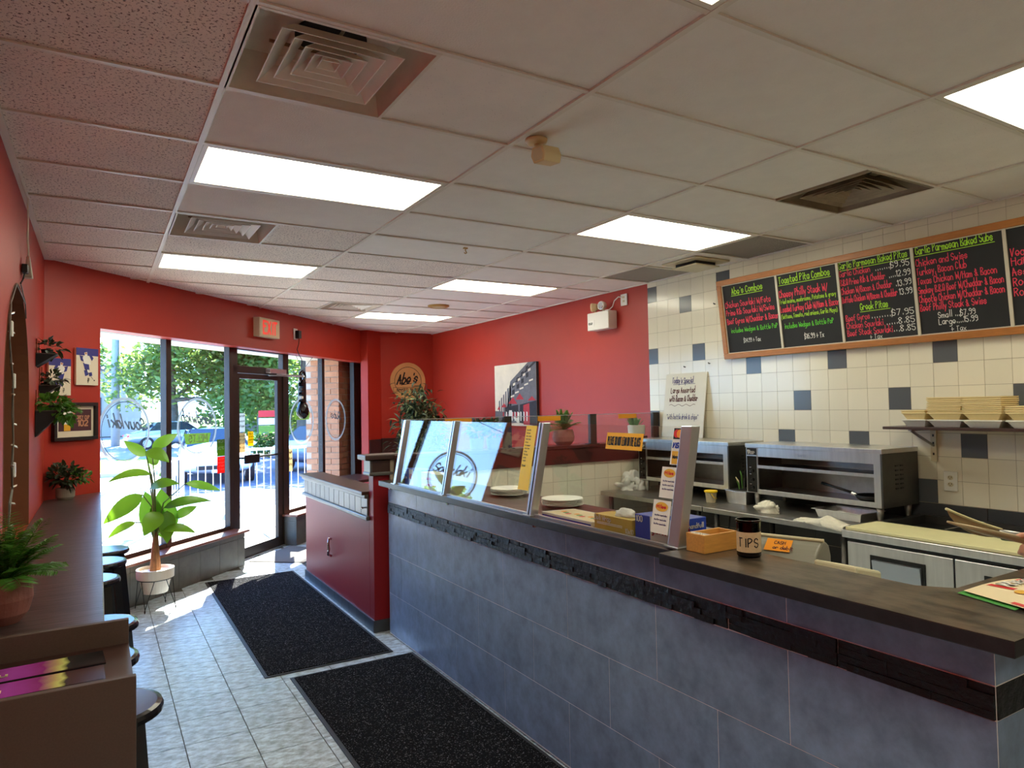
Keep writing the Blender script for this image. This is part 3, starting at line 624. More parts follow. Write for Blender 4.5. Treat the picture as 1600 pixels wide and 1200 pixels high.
# ================================================================== SERVICE COUNTER
ct = thing('service_counter', 'blue gray tiled service counter with a black stone stripe', 'counter', (1.9, 2.9, 0))
q = MB(); q.box((1.8812, .8672, .012), (1.99, 1.87, 1.118)); q.box((1.8812, 1.87, .012), (2.10, 4.985, 1.118)); q.box((1.99, .8672, .012), (2.74, 1.03, 1.118)); q.build('body', 'grout_white', ct)
rows = [(.020, .3130, 0), (.3160, .6095, 1), (.6125, .9065, 0), (.9945, 1.118, 0)]
J = [[.866, 1.463, 2.071, 2.673, 3.269, 3.855, 4.443, 4.985], [.866, 1.166, 1.764, 2.37, 2.974, 3.562, 4.152, 4.737, 4.985]]
for z0, z1, jj in rows:
    for a, b in zip(J[jj], J[jj][1:]):
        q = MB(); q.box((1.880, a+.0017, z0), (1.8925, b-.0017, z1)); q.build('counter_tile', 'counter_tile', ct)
    for a, b in ((1.884, 2.40), (2.403, 2.735)):
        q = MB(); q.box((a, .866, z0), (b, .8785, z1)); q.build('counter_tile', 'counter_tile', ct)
JB = [.866, 1.286, 1.703, 2.125, 2.547, 2.961, 3.375, 3.78, 4.19, 4.60, 4.985]
def ledger(y0, y1, seed):
    rr = random.Random(seed); q = MB(); ny = max(4, int((y1-y0)/.03)); zz = [.9105, .931, .951, .971, .9905]; ys = [y0+.002+(y1-y0-.004)*i/ny for i in range(ny+1)]
    for k in range(4):
        y = 0
        while y < ny:
            w = rr.choice((2, 3, 4, 5)); e = min(ny, y+w); h = rr.uniform(.001, .010); t_ = rr.uniform(-.003, .003)
            a, b = ys[y], ys[e]
            q.hexa([(1.879-h, a, zz[k]+.0008), (1.893, a, zz[k]+.0008), (1.893, b, zz[k]+.0008), (1.879-h-t_, b, zz[k]+.0008), (1.879-h*.8, a, zz[k+1]), (1.893, a, zz[k+1]), (1.893, b, zz[k+1]), (1.879-h*.8-t_, b, zz[k+1])])
            y = e
    return q
for k, (a, b) in enumerate(zip(JB, JB[1:])): ledger(a, b, k).build('stone_strip', 'black_stone', ct)
for a, b in ((1.884, 2.35), (2.354, 2.735)):
    q = MB(); q.box((a, .864, .9105), (b, .8785, .9905)); q.build('stone_strip', 'black_stone', ct)
for y, z in ((3.30, 1.085), (4.95, 1.09), (3.88, 1.02)):
    pass
def lamp_clip(y, z, lab):
    q = MB(); q.box((1.866, y-.012, z-.008), (1.880, y+.012, z+.008)); q.tube([(1.872, y-.012, z-.003), (1.866, y-.022, z-.006)], .004, 6)
    tag(q.build('metal_clip', 'chrome', loc=(1.873, y, z-.008), bevel=.002), lab, 'clip')
lamp_clip(3.93, 1.098, 'tiny silver clip under the worktop, middle of the three'); lamp_clip(2.93, 1.098, 'tiny silver clip under the worktop below the third glass post'); lamp_clip(4.93, 1.098, 'tiny silver clip under the worktop at its far end by the pillar')
def slab(poly, z0, z1, label):
    t = thing('worktop', label, 'worktop', (poly[0][0], poly[0][1], z0))
    q = MB(); q.prism([Vector((x, y, z0)) for x, y in poly], (0, 0, z1-z0-.001)); q.build('edge', 'slab_edge', t, bevel=.003)
    q = MB(); q.prism([Vector((x, y, z1-.001)) for x, y in [(poly[i][0], poly[i][1]) for i in range(len(poly))]], (0, 0, .001)); q.build('top', 'slab_dark', t)
slab([(1.80, 1.862), (2.27, 1.862), (2.27, 4.975), (1.80, 4.975)], 1.120, 1.158, 'long dark worktop under the glass sneeze guard')
slab([(1.71, .747), (2.78, .747), (2.78, 1.04), (2.06, 1.04), (2.0, 1.12), (2.0, 1.86), (1.71, 1.86)], 1.128, 1.167, 'near dark L-shaped bar top carrying the tips jar')

# ---- sneeze guard: leaning posts, panes, base channel
sg = thing('sneeze_guard', 'glass sneeze guard with four leaning aluminium posts on the worktop', 'sneeze guard', (1.84, 3.3, 1.158))
Z0, Z1, XB, XT = 1.158, 1.612, 1.836, 1.924
PY_ = [4.69, 3.89, 2.895, 1.90]
def gx(z): return XB+(XT-XB)*(z-Z0)/(Z1-Z0)
for k, y in enumerate(PY_):
    w = .022 if k < 3 else .028
    z0 = Z0 if k < 3 else 1.166
    q = MB(); q.hexa([(gx(z0)-.022, y-w, z0), (gx(z0)+.022, y-w, z0), (gx(z0)+.022, y+w, z0), (gx(z0)-.022, y+w, z0), (XT-.022, y-w, Z1), (XT+.022, y-w, Z1), (XT+.022, y+w, Z1), (XT-.022, y+w, Z1)]); q.build('post', 'aluminium', sg, bevel=.003)
    if 0 < k < 3:
        q = MB(); q.hexa([(gx(z0)-.024, y-.003, z0), (gx(z0)-.02, y-.003, z0), (gx(z0)-.02, y+.003, z0), (gx(z0)-.024, y+.003, z0), (XT-.024, y-.003, Z1), (XT-.02, y-.003, Z1), (XT-.02, y+.003, Z1), (XT-.024, y+.003, Z1)]); q.build('gasket', 'black', sg)
    q = MB(); q.box((gx(z0)-.035, y-w-.012, z0-.0005), (gx(z0)+.04, y+w+.012, z0+.005)); q.build('foot_plate', 'aluminium', sg)
def pane_pts(y0, y1, z0, z1, off=0.0): return [(gx(z0)+off, y0, z0), (gx(z0)+off, y1, z0), (gx(z1)+off, y1, z1), (gx(z1)+off, y0, z1)]
for a, b in zip(PY_, PY_[1:]):
    q = MB(); q.prism(pane_pts(b+.02, a-.02, Z0+.008, Z1-.004, -.003), (.006, 0, 0)); q.build('pane', 'guard_glass', sg)
    q = MB(); q.box((XB-.008, b+.03, Z0+.0004), (XB+.008, a-.03, Z0+.010)); q.build('channel', 'aluminium', sg)
NG = Vector((-(Z1-Z0), 0, (XT-XB))).normalized(); UG = Vector((XT-XB, 0, Z1-Z0)).normalized()
def on_glass(y0, y1, z0, z1, mats, name, label, cat, draw=None, lift=.004, group=None):
    """a sheet stuck on the customer side of the leaning glass; draw(mb, org, dx, up, w, h)"""
    q = MB(); off = NG*lift; P = [Vector(p)+off for p in pane_pts(y0, y1, z0, z1)]
    q.prism([P[0], P[3], P[2], P[1]], NG*.0008)
    o = q.build(name, mats[0], loc=P[0]); tag(o, label, cat, group)
    if draw:
        org = P[1]+NG*.0016; draw(o, org, Vector((0, -1, 0)), UG, y1-y0, (P[2]-P[1]).length)
    return o
def lettering(parent, mat, jobs, name='lettering'):
    q = MB()
    for j in jobs: j(q)
    return q.build(name, mat, parent)
def draw_amber(o, org, dx, up, w, h):
    lettering(o, 'ink_black', [lambda q: text_fit(q, 'PLEASE DO NOT LEAN ON THE GLASS', org+dx*w*.05+up*h*.26, dx, up, h*.48, w*.9, pen=.13)])
on_glass(2.15, 2.385, 1.505, 1.575, ['sticker_amber'], 'warning_sticker', 'amber sticker with black capitals on the nearest glass pane', 'sticker', draw_amber)
def draw_note(o, org, dx, up, w, h):
    L = ['Souvlaki', 'lettuce', 'tom. onion', 'feta tzat.', 'Gyros', 'hot pepper', 'onion tom.', 'olives', 'Pita bac.', 'swiss', 'ranch']
    lettering(o, 'ink_black', [(lambda q, s=s, i=i: text(q, s, org+dx*w*.12+up*h*(.92-.048*i), dx, up, h*.022, w=.9, pen=.2)) for i, s in enumerate(L)] + [lambda q: text(q, 'Steak', org+dx*w*.1+up*h*.36, dx, up, h*.03, pen=.2)])
on_glass(2.955, 3.055, 1.27, 1.595, ['sticker_yellow'], 'handwritten_note', 'tall yellow handwritten note beside the third glass post', 'note', draw_note)
def card(name, y0, y1, z0, z1, label, fn): return on_glass(y0, y1, z0, z1, ['paper_white'], name, label, 'sticker', fn)
def disc(q, c, ax, ay, r, n=20): q.poly([c + ax*math.cos(2*PI*i/n)*r + ay*math.sin(2*PI*i/n)*r for i in range(n)])
def d_mc(o, org, dx, up, w, h):
    q = MB(); P = lambda a, b: org+dx*w*a+up*h*b; q.quad(P(.06, .08), P(.94, .08), P(.94, .92), P(.06, .92)); q.build('card_ground', 'ink_black', o)
    n = NG*.0004
    q = MB(); disc(q, P(.36, .5)+n, dx, up, h*.32); q.build('disc', 'red_print', o)
    q = MB(); disc(q, P(.64, .5)+n*2, dx, up, h*.32); q.build('disc', 'orange_print', o)
def d_visa(o, org, dx, up, w, h):
    lettering(o, 'blue_box', [lambda q: text_fit(q, 'VISA', org+dx*w*.08+up*h*.25, (dx+up*0).normalized(), (up+dx*.25).normalized(), h*.5, w*.8, pen=.3)])
def d_debit(o, org, dx, up, w, h):
    P = lambda a, b: org+dx*w*a+up*h*b
    q = MB(); q.quad(P(.15, .05), P(.9, .05), P(.85, .95), P(.1, .95)); q.build('card_ground', 'gold_print', o)
    lettering(o, 'ink_black', [lambda q: text_fit(q, 'Interac', P(.2, .45)+NG*.0004, dx, up, h*.22, w*.55, pen=.25)])
card('payment_sticker', 1.925, 1.982, 1.555, 1.605, 'payment sticker with overlapping red and orange discs, topmost on the glass', d_mc)
card('payment_sticker', 1.925, 1.982, 1.517, 1.5545, 'payment sticker with blue slanted capitals, middle of the glass column', d_visa)
card('payment_sticker', 1.925, 1.982, 1.462, 1.5165, 'payment sticker with a gold square, lowest of the three on glass', d_debit)
def d_air(o, org, dx, up, w, h):
    P = lambda a, b: org+dx*w*a+up*h*b
    q = MB(); disc(q, P(.5, .8), dx*1.5, up*.8, w*.24); q.build('emblem', 'gold_print', o)
    lettering(o, 'red_print', [lambda q: text_fit(q, 'Miles', P(.22, .76)+NG*.0004, dx, up, h*.09, w*.56, pen=.3)])
    lettering(o, 'ink_blue', [lambda q: [text_fit(q, 'We offer reward miles', P(.15, .52-.13*i), dx, up, h*.05, w*.7, pen=.2) for i in range(3)]])
card('rewards_card', 1.933, 2.02, 1.335, 1.452, 'pale rewards card with a small oval emblem, above another one', d_air)
card('rewards_card', 1.95, 2.045, 1.20, 1.325, 'pale rewards card with a small oval emblem, lower on the glass', d_air)
# ---- the glass guard on the half-wall cap
gg = thing('ledge_guard', 'low clear glass guard on the dark half wall ledge', 'glass guard', (3.9, 5.05, 1.337))
for x in (2.06, 2.97, 3.875, 4.635):
    q = MB(); q.box((x-.035, 5.03, 1.337), (x+.035, 5.07, 1.612)); q.build('post', 'frame_bronze', gg, bevel=.003)
    q = MB(); q.box((x-.06, 5.022, 1.337), (x+.06, 5.085, 1.343)); q.build('foot_plate', 'frame_bronze', gg)
for a, b in ((2.10, 2.935), (3.005, 3.84), (3.91, 4.60)):
    q = MB(); q.box((a-.01, 5.047, 1.35), (b+.01, 5.053, 1.606)); q.build('pane', 'thin_glass', gg)
    q = MB(); q.box((a-.01, 5.045, 1.605), (b+.01, 5.055, 1.609)); q.build('edge_trim', 'aluminium', gg)
for x0, x1, z1, lab in ((4.18, 4.40, 1.603, 'orange tape strip on the ledge glass above the amber sticker'), (3.28, 3.52, 1.603, 'orange tape strip on the ledge glass left of the potted fern'), (2.39, 2.63, 1.603, 'orange tape strip on the ledge glass beside the bushy plant')):
    q = MB(); q.box((x0, 5.0445, z1-.04), (x1, 5.0465, z1)); tag(q.build('tape_strip', 'tape_orange', loc=(x0, 5.045, z1-.04)), lab, 'tape')

# ================================================================== LEFT BAR, STOOLS
lb = thing('window_bar', 'long dark wood grained bar counter along the left red wall', 'counter', (-.17, 4.5, 0))
pts = [(XL+.001, 2.455), (.017, 2.455), (.017, 6.69+.017*1.0255-.012), (XL+.001, 6.69+XL*1.0255-.012)]
q = MB(); q.prism([Vector((x, y, 1.012)) for x, y in pts], (0, 0, .038)); q.build('top', 'espresso', lb, bevel=.004)
q = MB(); q.box((XL+.001, 2.46, .0), (XL+.03, 6.30, 1.012)); q.build('back_panel', 'espresso_dark', lb)
for y in (3.4, 4.4, 5.4):
    q = MB(); q.prism([Vector((XL+.03, y, 1.012)), Vector((-.03, y, 1.012)), Vector((-.03, y, .97)), Vector((XL+.03, y, .72))], (0, .03, 0)); q.build('bracket', 'espresso_dark', lb)
tb = thing('menu_station', 'dark brown laminate stand with a menu tray, at the near bar end', 'cabinet', (-.14, 2.2, 0))
q = MB(); q.box((XL+.001, 2.43, 0), (.080, 2.452, 1.072)); q.build('back_panel', 'brown_laminate', tb, bevel=.002)
q = MB(); q.box((XL+.001, 2.05, .975), (.080, 2.43, 1.0)); q.build('tray', 'dark_wood', tb)
q = MB(); q.box((XL+.001, 2.028, 0), (.0835, 2.05, 1.03)); q.build('front_panel', 'brown_laminate', tb, bevel=.002)
q = MB(); q.box((.058, 2.05, 0), (.080, 2.43, .975)); q.build('side_panel', 'brown_laminate', tb)
def menu(c, rz, zt, label):
    """a glossy menu card: black with a purple glow and pale yellow edge"""
    co, si = math.cos(rz), math.sin(rz); t = thing('menu_card', label, 'menu', c)
    def P(x, y, z): return Vector((c[0]+x*co-y*si, c[1]+x*si+y*co, c[2]+z+zt*(-x)))
    q = MB(); q.hexa([P(-.22, -.06, 0), P(.11, -.06, 0), P(.11, .06, 0), P(-.22, .06, 0), P(-.22, -.06, .004), P(.11, -.06, .004), P(.11, .06, .004), P(-.22, .06, .004)]); q.build('card', 'menu_black', t)
    q = MB(); q.quad(P(-.215, -.055, .0046), P(.105, -.055, .0046), P(.105, .055, .0046), P(-.215, .055, .0046)); q.build('print', 'menu_print', t)
    q = MB(); text(q, 'Menu', P(-.2, -.02, .0058), (co, si, -zt), (-si, co, 0), .03, pen=.2); q.build('lettering', 'paper_cream', t)
menu((-.095, 2.305, 1.004), .06, .0, 'purple and black menu card, the farther one in the tray')
menu((-.095, 2.155, 1.010), .03, .0, 'purple and black menu card, the nearer one in the tray')
def stool():
    t = thing('bar_stool', 'x', 'stool', (0, 0, 0), 'black bar stools under the left bar')
    q = MB(); q.lathe((0, 0, .70), [(.15, 0), (.168, .008), (.17, .022), (.165, .034), (.15, .038)], 36); q.build('seat', 'black_wood', t)
    for sx, sy in ((1, 1), (1, -1), (-1, 1), (-1, -1)):
        q = MB(); a, b = .088, .135
        T = [(sx*a+dx, sy*a+dy, .70) for dx, dy in ((-.02, -.02), (.02, -.02), (.02, .02), (-.02, .02))]; Bt = [(sx*b+dx, sy*b+dy, 0) for dx, dy in ((-.02, -.02), (.02, -.02), (.02, .02), (-.02, .02))]
        q.hexa(Bt+T); q.build('leg', 'black_wood', t)
    for z, e in ((.22, .119), (.34, .111)):
        for sgn in (1, -1):
            q = MB()
            if z < .3: q.box((-e, sgn*e-.011, z-.016), (e, sgn*e+.011, z+.016))
            else: q.box((sgn*e-.011, -e, z-.016), (sgn*e+.011, e, z+.016))
            q.build('stretcher', 'black_wood', t)
    q = MB(); q.box((-.1, -.1, .655), (.1, .1, .70)); q.build('apron', 'black_wood', t)
    return t
st0 = stool()
for k, (x, y, lab) in enumerate([(.022, 2.66, 'nearest black bar stool beside the menu stand'), (-.025, 3.21, 'second black bar stool from the menu stand'), (-.005, 3.72, 'third black bar stool from the menu stand'), (-.055, 4.75, 'third black bar stool from the window'), (-.005, 5.28, 'second black bar stool from the window'), (.025, 5.72, 'black bar stool closest to the window sill')]):
    if k == 0: st0.location = (x, y, 0); st0['label'] = lab
    else: dup(st0, (x, y, 0), .1*k-.2, lab)

# ================================================================== FLOOR MATS
def rug(x0, x1, y0, y1, label, name='floor_mat'):
    t = thing(name, label, 'mat', ((x0+x1)/2, (y0+y1)/2, 0))
    q = MB(); q.box((x0, y0, 0.0004), (x1, y1, .006)); q.build('border', 'mat_rubber', t, bevel=.002)
    q = MB(); q.box((x0+.022, y0+.022, .006), (x1-.022, y1-.022, .011)); q.build('pile', 'mat_pile', t, bevel=.003)
rug(.905, 1.765, 4.62, 7.50, 'black speckled carpet mat beside the red half wall'); rug(1.04, 1.872, 1.75, 4.53, 'black speckled carpet mat along the tiled counter')
P = [Vector((1.43, 8.215, .0004)), Vector((1.985, 7.79, .0004)), Vector((2.40, 8.34, .0004)), F(3.03, .06, .0004), F(2.12, .06, .0004)]
t = thing('door_mat', 'gray entrance mat lying in sunlight inside the glass door', 'mat', (1.9, 8.3, 0))
q = MB(); q.prism(P, (0, 0, .005)); q.build('border', 'mat_rubber', t); c = sum(P, Vector())/5
q = MB(); q.prism([c+(p-c)*.955+Vector((0, 0, .005)) for p in P], (0, 0, .005)); q.build('pile', 'door_mat_pile', t)
# ================================================================== KITCHEN LINE
def table(y0, y1, label):
    t = thing('work_table', label, 'table', (4.3, (y0+y1)/2, 0))
    q = MB(); q.box((3.925, y0, .872), (4.655, y1, .91)); q.build('table_top', 'steel_dull', t, bevel=.005)
    for x in (3.98, 4.60):
        for y in (y0+.09, y1-.09):
            q = MB(); q.tube([(x, y, .03), (x, y, .872)], .021, 10); q.lathe((x, y, 0), [(.016, 0), (.026, .012), (.021, .05)], 12); q.build('leg', 'steel_dark', t, smooth=True)
    q = MB(); q.box((3.98, y0+.04, .27), (4.62, y1-.04, .29)); q.build('under_shelf', 'steel_dark', t)
table(3.785, 5.018, 'stainless steel work table against the tiled half wall'); table(2.565, 3.777, 'stainless steel work table beside the white cutting board station')
def oven(y0, y1, label):
    """open-front countertop toaster oven: y1 is the control end"""
    t = thing('toaster_oven', label, 'oven', (4.44, (y0+y1)/2, .91)); xf, xb = 4.24, 4.645
    q = MB(); q.box((xf-.006, y0-.004, 1.352), (xb, y1+.004, 1.382)); q.build('lid', 'steel', t, bevel=.003)
    q = MB(); q.box((xf, y0, 1.008), (xb, y0+.012, 1.352)); sp = q.build('side_panel', 'steel_dark', t)
    for k in range(6):
        for m in range(2):
            z = 1.12+.02*k*1.45; x = 4.38+.055*m; q = MB(); q.box((x, y0-.004, z), (x+.032, y0+.001, z+.009)); q.build('louvre', 'black', sp)
    q = MB(); q.box((xf, y1-.012, 1.008), (xb, y1, 1.352)); q.build('side_panel', 'steel_dark', t)
    q = MB(); q.box((xb-.012, y0+.012, 1.008), (xb, y1-.012, 1.352)); q.build('back_panel', 'steel_dull', t)
    q = MB(); q.box((xf, y0+.055, 1.285), (xf+.012, y1-.105, 1.352)); h = q.build('hood', 'steel', t, bevel=.002)
    q = MB(); text(q, 'Quartz', (xf-.0012, (y0+y1)/2+.08, 1.305), (0, -1, 0), (0, 0, 1), .016, pen=.2); q.build('lettering', 'aluminium', h)
    q = MB(); q.box((xf+.01, y0+.02, 1.296), (xb-.03, y1-.11, 1.302)); q.tube([(xf+.1, y0+.03, 1.285), (xf+.1, y1-.12, 1.285)], .006, 6); q.tube([(xf+.22, y0+.03, 1.285), (xf+.22, y1-.12, 1.285)], .006, 6); q.build('heating_element', 'steel_dark', t)
    q = MB(); q.box((xf, y0+.012, 1.008), (xf+.012, y0+.058, 1.352)); q.build('stile', 'steel', t, bevel=.002)
    q = MB(); q.box((xf-.002, y0+.055, 1.200), (xf+.008, y1-.108, 1.222)); q.box((xf+.008, y0+.055, 1.206), (xb-.06, y1-.108, 1.210)); q.build('rack', 'steel', t)
    q = MB(); q.box((xf, y0+.055, 1.008), (xf+.010, y1-.105, 1.042)); q.box((xf+.01, y0+.012, 1.012), (xb-.012, y1-.012, 1.02)); q.build('base_rail', 'steel', t, bevel=.002)
    q = MB(); q.box((xf-.003, y1-.108, 1.012), (xf+.012, y1-.004, 1.352)); cp = q.build('control_panel', 'steel', t, bevel=.002)
    q = MB(); q.box((xf-.0055, y1-.100, 1.018), (xf-.0028, y1-.012, 1.288)); q.build('fascia', 'black_gloss', cp)
    q = MB(); q.box((xf-.0055, y1-.100, 1.296), (xf-.0028, y1-.012, 1.348)); q.build('badge', 'ink_black', cp)
    q = MB(); text_fit(q, 'Star', (xf-.0062, y1-.024, 1.306), (0, -1, 0), Vector((0, .2, 1)).normalized(), .026, .066, pen=.3)
    for z in (1.20, 1.15, 1.075): text(q, 'ooo', (xf-.0062, y1-.035, z), (0, -1, 0), (0, 0, 1), .008, pen=.2)
    q.build('lettering', 'paper_white', cp)
    for z in (1.175, 1.11, 1.05):
        q = MB(); q.tube([(xf-.0055, y1-.056, z), (xf-.020, y1-.056, z)], .011, 12); q.build('knob', 'black', cp)
    for x in (xf+.045, xb-.045):
        for y in (y0+.05, y1-.06):
            q = MB(); q.lathe((x, y, .91), [(.014, 0), (.016, .015), (.02, .05), (.024, .098)], 12); q.build('leg', 'steel_dull', t, smooth=True)
    return t
oven(3.79, 4.845, 'open stainless toaster oven under the handwritten whiteboard'); oven(2.553, 3.62, 'open stainless toaster oven holding a black frying pan')
fp = thing('frying_pan', 'small black frying pan inside the nearer open oven', 'pan', (4.42, 2.735, 1.02))
q = MB(); q.lathe((4.42, 2.735, 1.021), [(.07, 0), (.095, .018), (.108, .042), (.104, .042), (.09, .02), (.066, .005)], 24, True, True); q.build('bowl', 'black', fp, smooth=True)
q = MB(); q.tube([(4.40, 2.84, 1.062), (4.385, 2.93, 1.085), (4.365, 3.07, 1.118)], [.010, .009, .011], 8); q.build('handle', 'black_gloss', fp, smooth=True)
q = MB(); q.tube([(4.40, 2.832, 1.056), (4.396, 2.865, 1.067)], .013, 8); q.build('rivet_bracket', 'steel', fp)
# prep refrigerator with cutting board and pan wells
pf = thing('prep_refrigerator', 'stainless refrigerated prep station with recessed door handles', 'refrigerator', (4.2, 1.7, 0))
q = MB(); q.box((3.88, .95, .12), (4.655, 2.545, .862)); q.build('body', 'steel_dark', pf)
q = MB(); q.box((3.80, .95, .884), (4.14, 2.552, .928)); q.build('front_rail', 'steel', pf, bevel=.004)
q = MB(); q.box((3.835, .95, .862), (4.655, 2.54, .884)); q.build('gasket', 'black', pf)
q = MB(); q.box((4.14, .95, .884), (4.18, 2.552, .94)); q.box((4.61, .95, .884), (4.655, 2.552, .94)); q.box((4.18, 2.50, .884), (4.61, 2.552, .94)); q.build('well_rim', 'steel_dark', pf)
for y in (2.16, 1.86, 1.56, 1.26):
    q = MB(); q.box((4.185, y, .886), (4.605, y+.33 if y > 2 else y+.29, .892)); q.build('pan_well', 'black', pf)
    q = MB(); q.box((4.18, y-.012, .92), (4.61, y, .944)); q.build('divider_bar', 'steel_dull', pf)
for k, (a, b) in enumerate(((1.945, 2.54), (1.345, 1.938), (.955, 1.338))):
    q = MB(); q.box((3.835, a, .20), (3.88, b, .858)); d = q.build('door', 'steel', pf, bevel=.004)
    c = (a+b)/2+.0; w = .155 if k < 2 else .08
    q = MB(); q.box((3.829, c-w, .655), (3.836, c-w+.02, .80)); q.box((3.829, c+w-.02, .655), (3.836, c+w, .80)); q.box((3.829, c-w+.02, .778), (3.836, c+w-.02, .80)); q.build('handle_recess', 'black', d)
    q = MB(); q.hexa([(3.828, c-w+.02, .655), (3.836, c-w+.02, .655), (3.836, c+w-.02, .655), (3.828, c+w-.02, .655), (3.810, c-w+.02, .776), (3.836, c-w+.02, .776), (3.836, c+w-.02, .776), (3.810, c+w-.02, .776)]); q.build('handle', 'aluminium', d)
for y in (1.05, 2.46):
    for x in (3.92, 4.6):
        q = MB(); q.tube([(x, y, .0), (x, y, .12)], .03, 10); q.build('leg', 'steel_dark', pf)
q = MB(); q.box((3.806, 1.0, .9285), (4.125, 2.53, .948)); tag(q.build('cutting_board', 'cutting_board', loc=(3.96, 1.76, .9285), bevel=.004), 'long cream cutting board along the prep station', 'cutting board')
# small goods on the tables
t = thing('lidded_tub', 'small yellow lidded tub on the steel table', 'tub', (4.15, 3.90, .9105))
q = MB(); q.lathe((4.15, 3.90, .9105), [(.036, 0), (.045, .078)], 20); q.build('cup', 'cream_plastic', t, smooth=False)
q = MB(); q.lathe((4.15, 3.90, .989), [(.050, 0), (.052, .004), (.052, .012), (.048, .015)], 20); q.tube([(4.11, 3.86, .985), (4.13, 3.845, .95), (4.16, 3.85, .945)], .003, 6); q.build('lid', 'sticker_yellow', t)
t = thing('steel_pan', 'small deep steel pan holding green handled utensils', 'pan', (4.33, 3.73, .9105))
q = MB()
for z0, z1, a, b, c, d in ((0, .1, .075, .085, .092, .102), (.1, .106, .092, .102, .105, .115)):
    q.hexa([(4.31-a, 3.715-b, .9105+z0), (4.31+a, 3.715-b, .9105+z0), (4.31+a, 3.715+b, .9105+z0), (4.31-a, 3.715+b, .9105+z0), (4.31-c, 3.715-d, .9105+z1), (4.31+c, 3.715-d, .9105+z1), (4.31+c, 3.715+d, .9105+z1), (4.31-c, 3.715+d, .9105+z1)])
q.build('pan', 'steel', t, bevel=.004)
q = MB(); q.box((4.23, 3.63, 1.012), (4.39, 3.80, 1.0175)); q.build('inside', 'vent_dark', t)
for k, (dx, dy, m) in enumerate(((-.03, .02, 'leaf_succ'), (-.01, .04, 'paper_cream'), (.02, .0, 'steel'), (.03, .04, 'leaf_succ'), (0, -.02, 'black'))):
    q = MB(); q.tube([(4.31+dx*.5, 3.715+dy*.5, .94), (4.31+dx, 3.715+dy, 1.06+.02*k), (4.31+dx*1.3, 3.715+dy*1.5, 1.085+.022*k)], [.005, .007, .005], 6)
    tag(q.build('utensil', m, loc=(4.31+dx*.5, 3.715+dy*.5, .94)), ['green handled utensil leaning left in the small steel pan', 'cream handled utensil in the small steel pan', 'bare steel utensil in the small steel pan', 'green handled utensil leaning right in the small steel pan', 'black handled utensil in the small steel pan'][k], 'utensil', 'utensils in the steel pan')
def crumple(c, r, seed, name, mat, label, cat, flat=1.0, amp=.35):
    q = MB(); q.ball((0, 0, 0), 1.0, 36, 20); vs = []
    for p in q.v:
        d = 1 + amp*(noise.noise(p*1.7+Vector((seed, 0, 0)))*1.2 + abs(noise.noise(p*4.1+Vector((0, seed, 0))))*.8 - .3)
        z = max(p.z*d, -.25*flat)
        vs.append(Vector((c[0]+p.x*d*r[0], c[1]+p.y*d*r[1], c[2]+(z+.25*flat)*r[2])))
    q.v = vs; return tag(q.build(name, mat, loc=c, smooth=True), label, cat)
crumple((4.07, 3.30, .9105), (.075, .085, .062), 3, 'cloth', 'towel', 'small crumpled white cloth in the middle of the steel table', 'cloth')
def drape(x0, y0, sx, sy, z, seed, label, over):
    q = MB(); nx, ny = 16, 24; vs = []
    for i in range(nx+1):
        for j in range(ny+1):
            a, b = i/nx, j/ny; w = noise.noise(Vector((a*3, b*4, seed))); e = .03*noise.noise(Vector((a*2+b*3, seed, 1)))
            x = x0+sx*(a-.5)+e+.03*b; y = y0+sy*(b-.5)+.04*w*(a-.5); h = z+.004+.040*abs(noise.noise(Vector((a*2.2+seed, b*3.4, 2))))*(1-abs(2*a-1))+.03*max(0, 1-abs(b-.45)*3)
            if x < 3.917: h = z-.055*min(1, (3.917-x)/.05); x = 3.917+ (x-3.917)*.1
            vs.append((x, y, h))
    fs = [(i*(ny+1)+j, i*(ny+1)+j+1, (i+1)*(ny+1)+j+1, (i+1)*(ny+1)+j) for i in range(nx) for j in range(ny)]
    q.add(vs, fs); o = q.build('cloth', 'towel', loc=(x0, y0, z), smooth=True); s = o.modifiers.new('thick', 'SOLIDIFY'); s.thickness = .006; s.offset = 1
    return tag(o, label, 'cloth')
drape(3.97, 2.80, .15, .36, .9105, 2.0, 'white cloth spread over the table edge by the cutting board', True)
t = thing('sheet_pan', 'shallow steel tray lying under the nearer open oven', 'tray', (4.30, 2.80, .9105))
q = MB(); c = (4.29, 2.83); P = lambda a, b, z: [(c[0]-a, c[1]-b, z), (c[0]+a, c[1]-b, z), (c[0]+a, c[1]+b, z), (c[0]-a, c[1]+b, z)]
B0, T0, T1, B1, RO = P(.10, .15, .9105), P(.115, .165, .965), P(.112, .162, .9655), P(.098, .148, .914), P(.13, .18, .966)
for A, Bq in ((B0, T0), (T1, B1), (RO, T1)):
    for i in range(4): q.quad(A[i], A[(i+1) % 4], Bq[(i+1) % 4], Bq[i])
q.quad(*B1); q.quad(*B0); q.build('tray', 'steel', t)
q = MB(); R_ = P(.13, .18, .9665); q.tube(R_+[R_[0]], .003, 6); q.build('rolled_rim', 'steel', t)
for k, (x, y, z, r, s) in enumerate(((4.16, 4.93, .9105, .085, 1), (4.28, 4.87, .9105, .095, 4), (4.36, 4.95, .9105, .08, 7), (4.23, 4.94, .985, .08, 9))):
    crumple((x, y, z), (r, r*.8, r*.95), s*3.1, 'crumpled_paper', 'paper_white', ['crumpled white wrapping paper, leftmost in the heap by the half wall', 'crumpled white wrapping paper, middle of the heap by the half wall', 'crumpled white wrapping paper, rightmost in the heap by the far oven', 'crumpled white wrapping paper lying on top of the heap'][k], 'paper', amp=.6)
q = MB(); q.tube([(4.05, 3.62, .87), (4.0, 3.60, .72), (4.02, 3.52, .60), (4.1, 3.42, .42), (4.15, 3.4, .30)], .006, 6); tag(q.build('black_cable', 'black', loc=(4.05, 3.62, .6)), 'black cable hanging under the nearer steel table', 'cable')
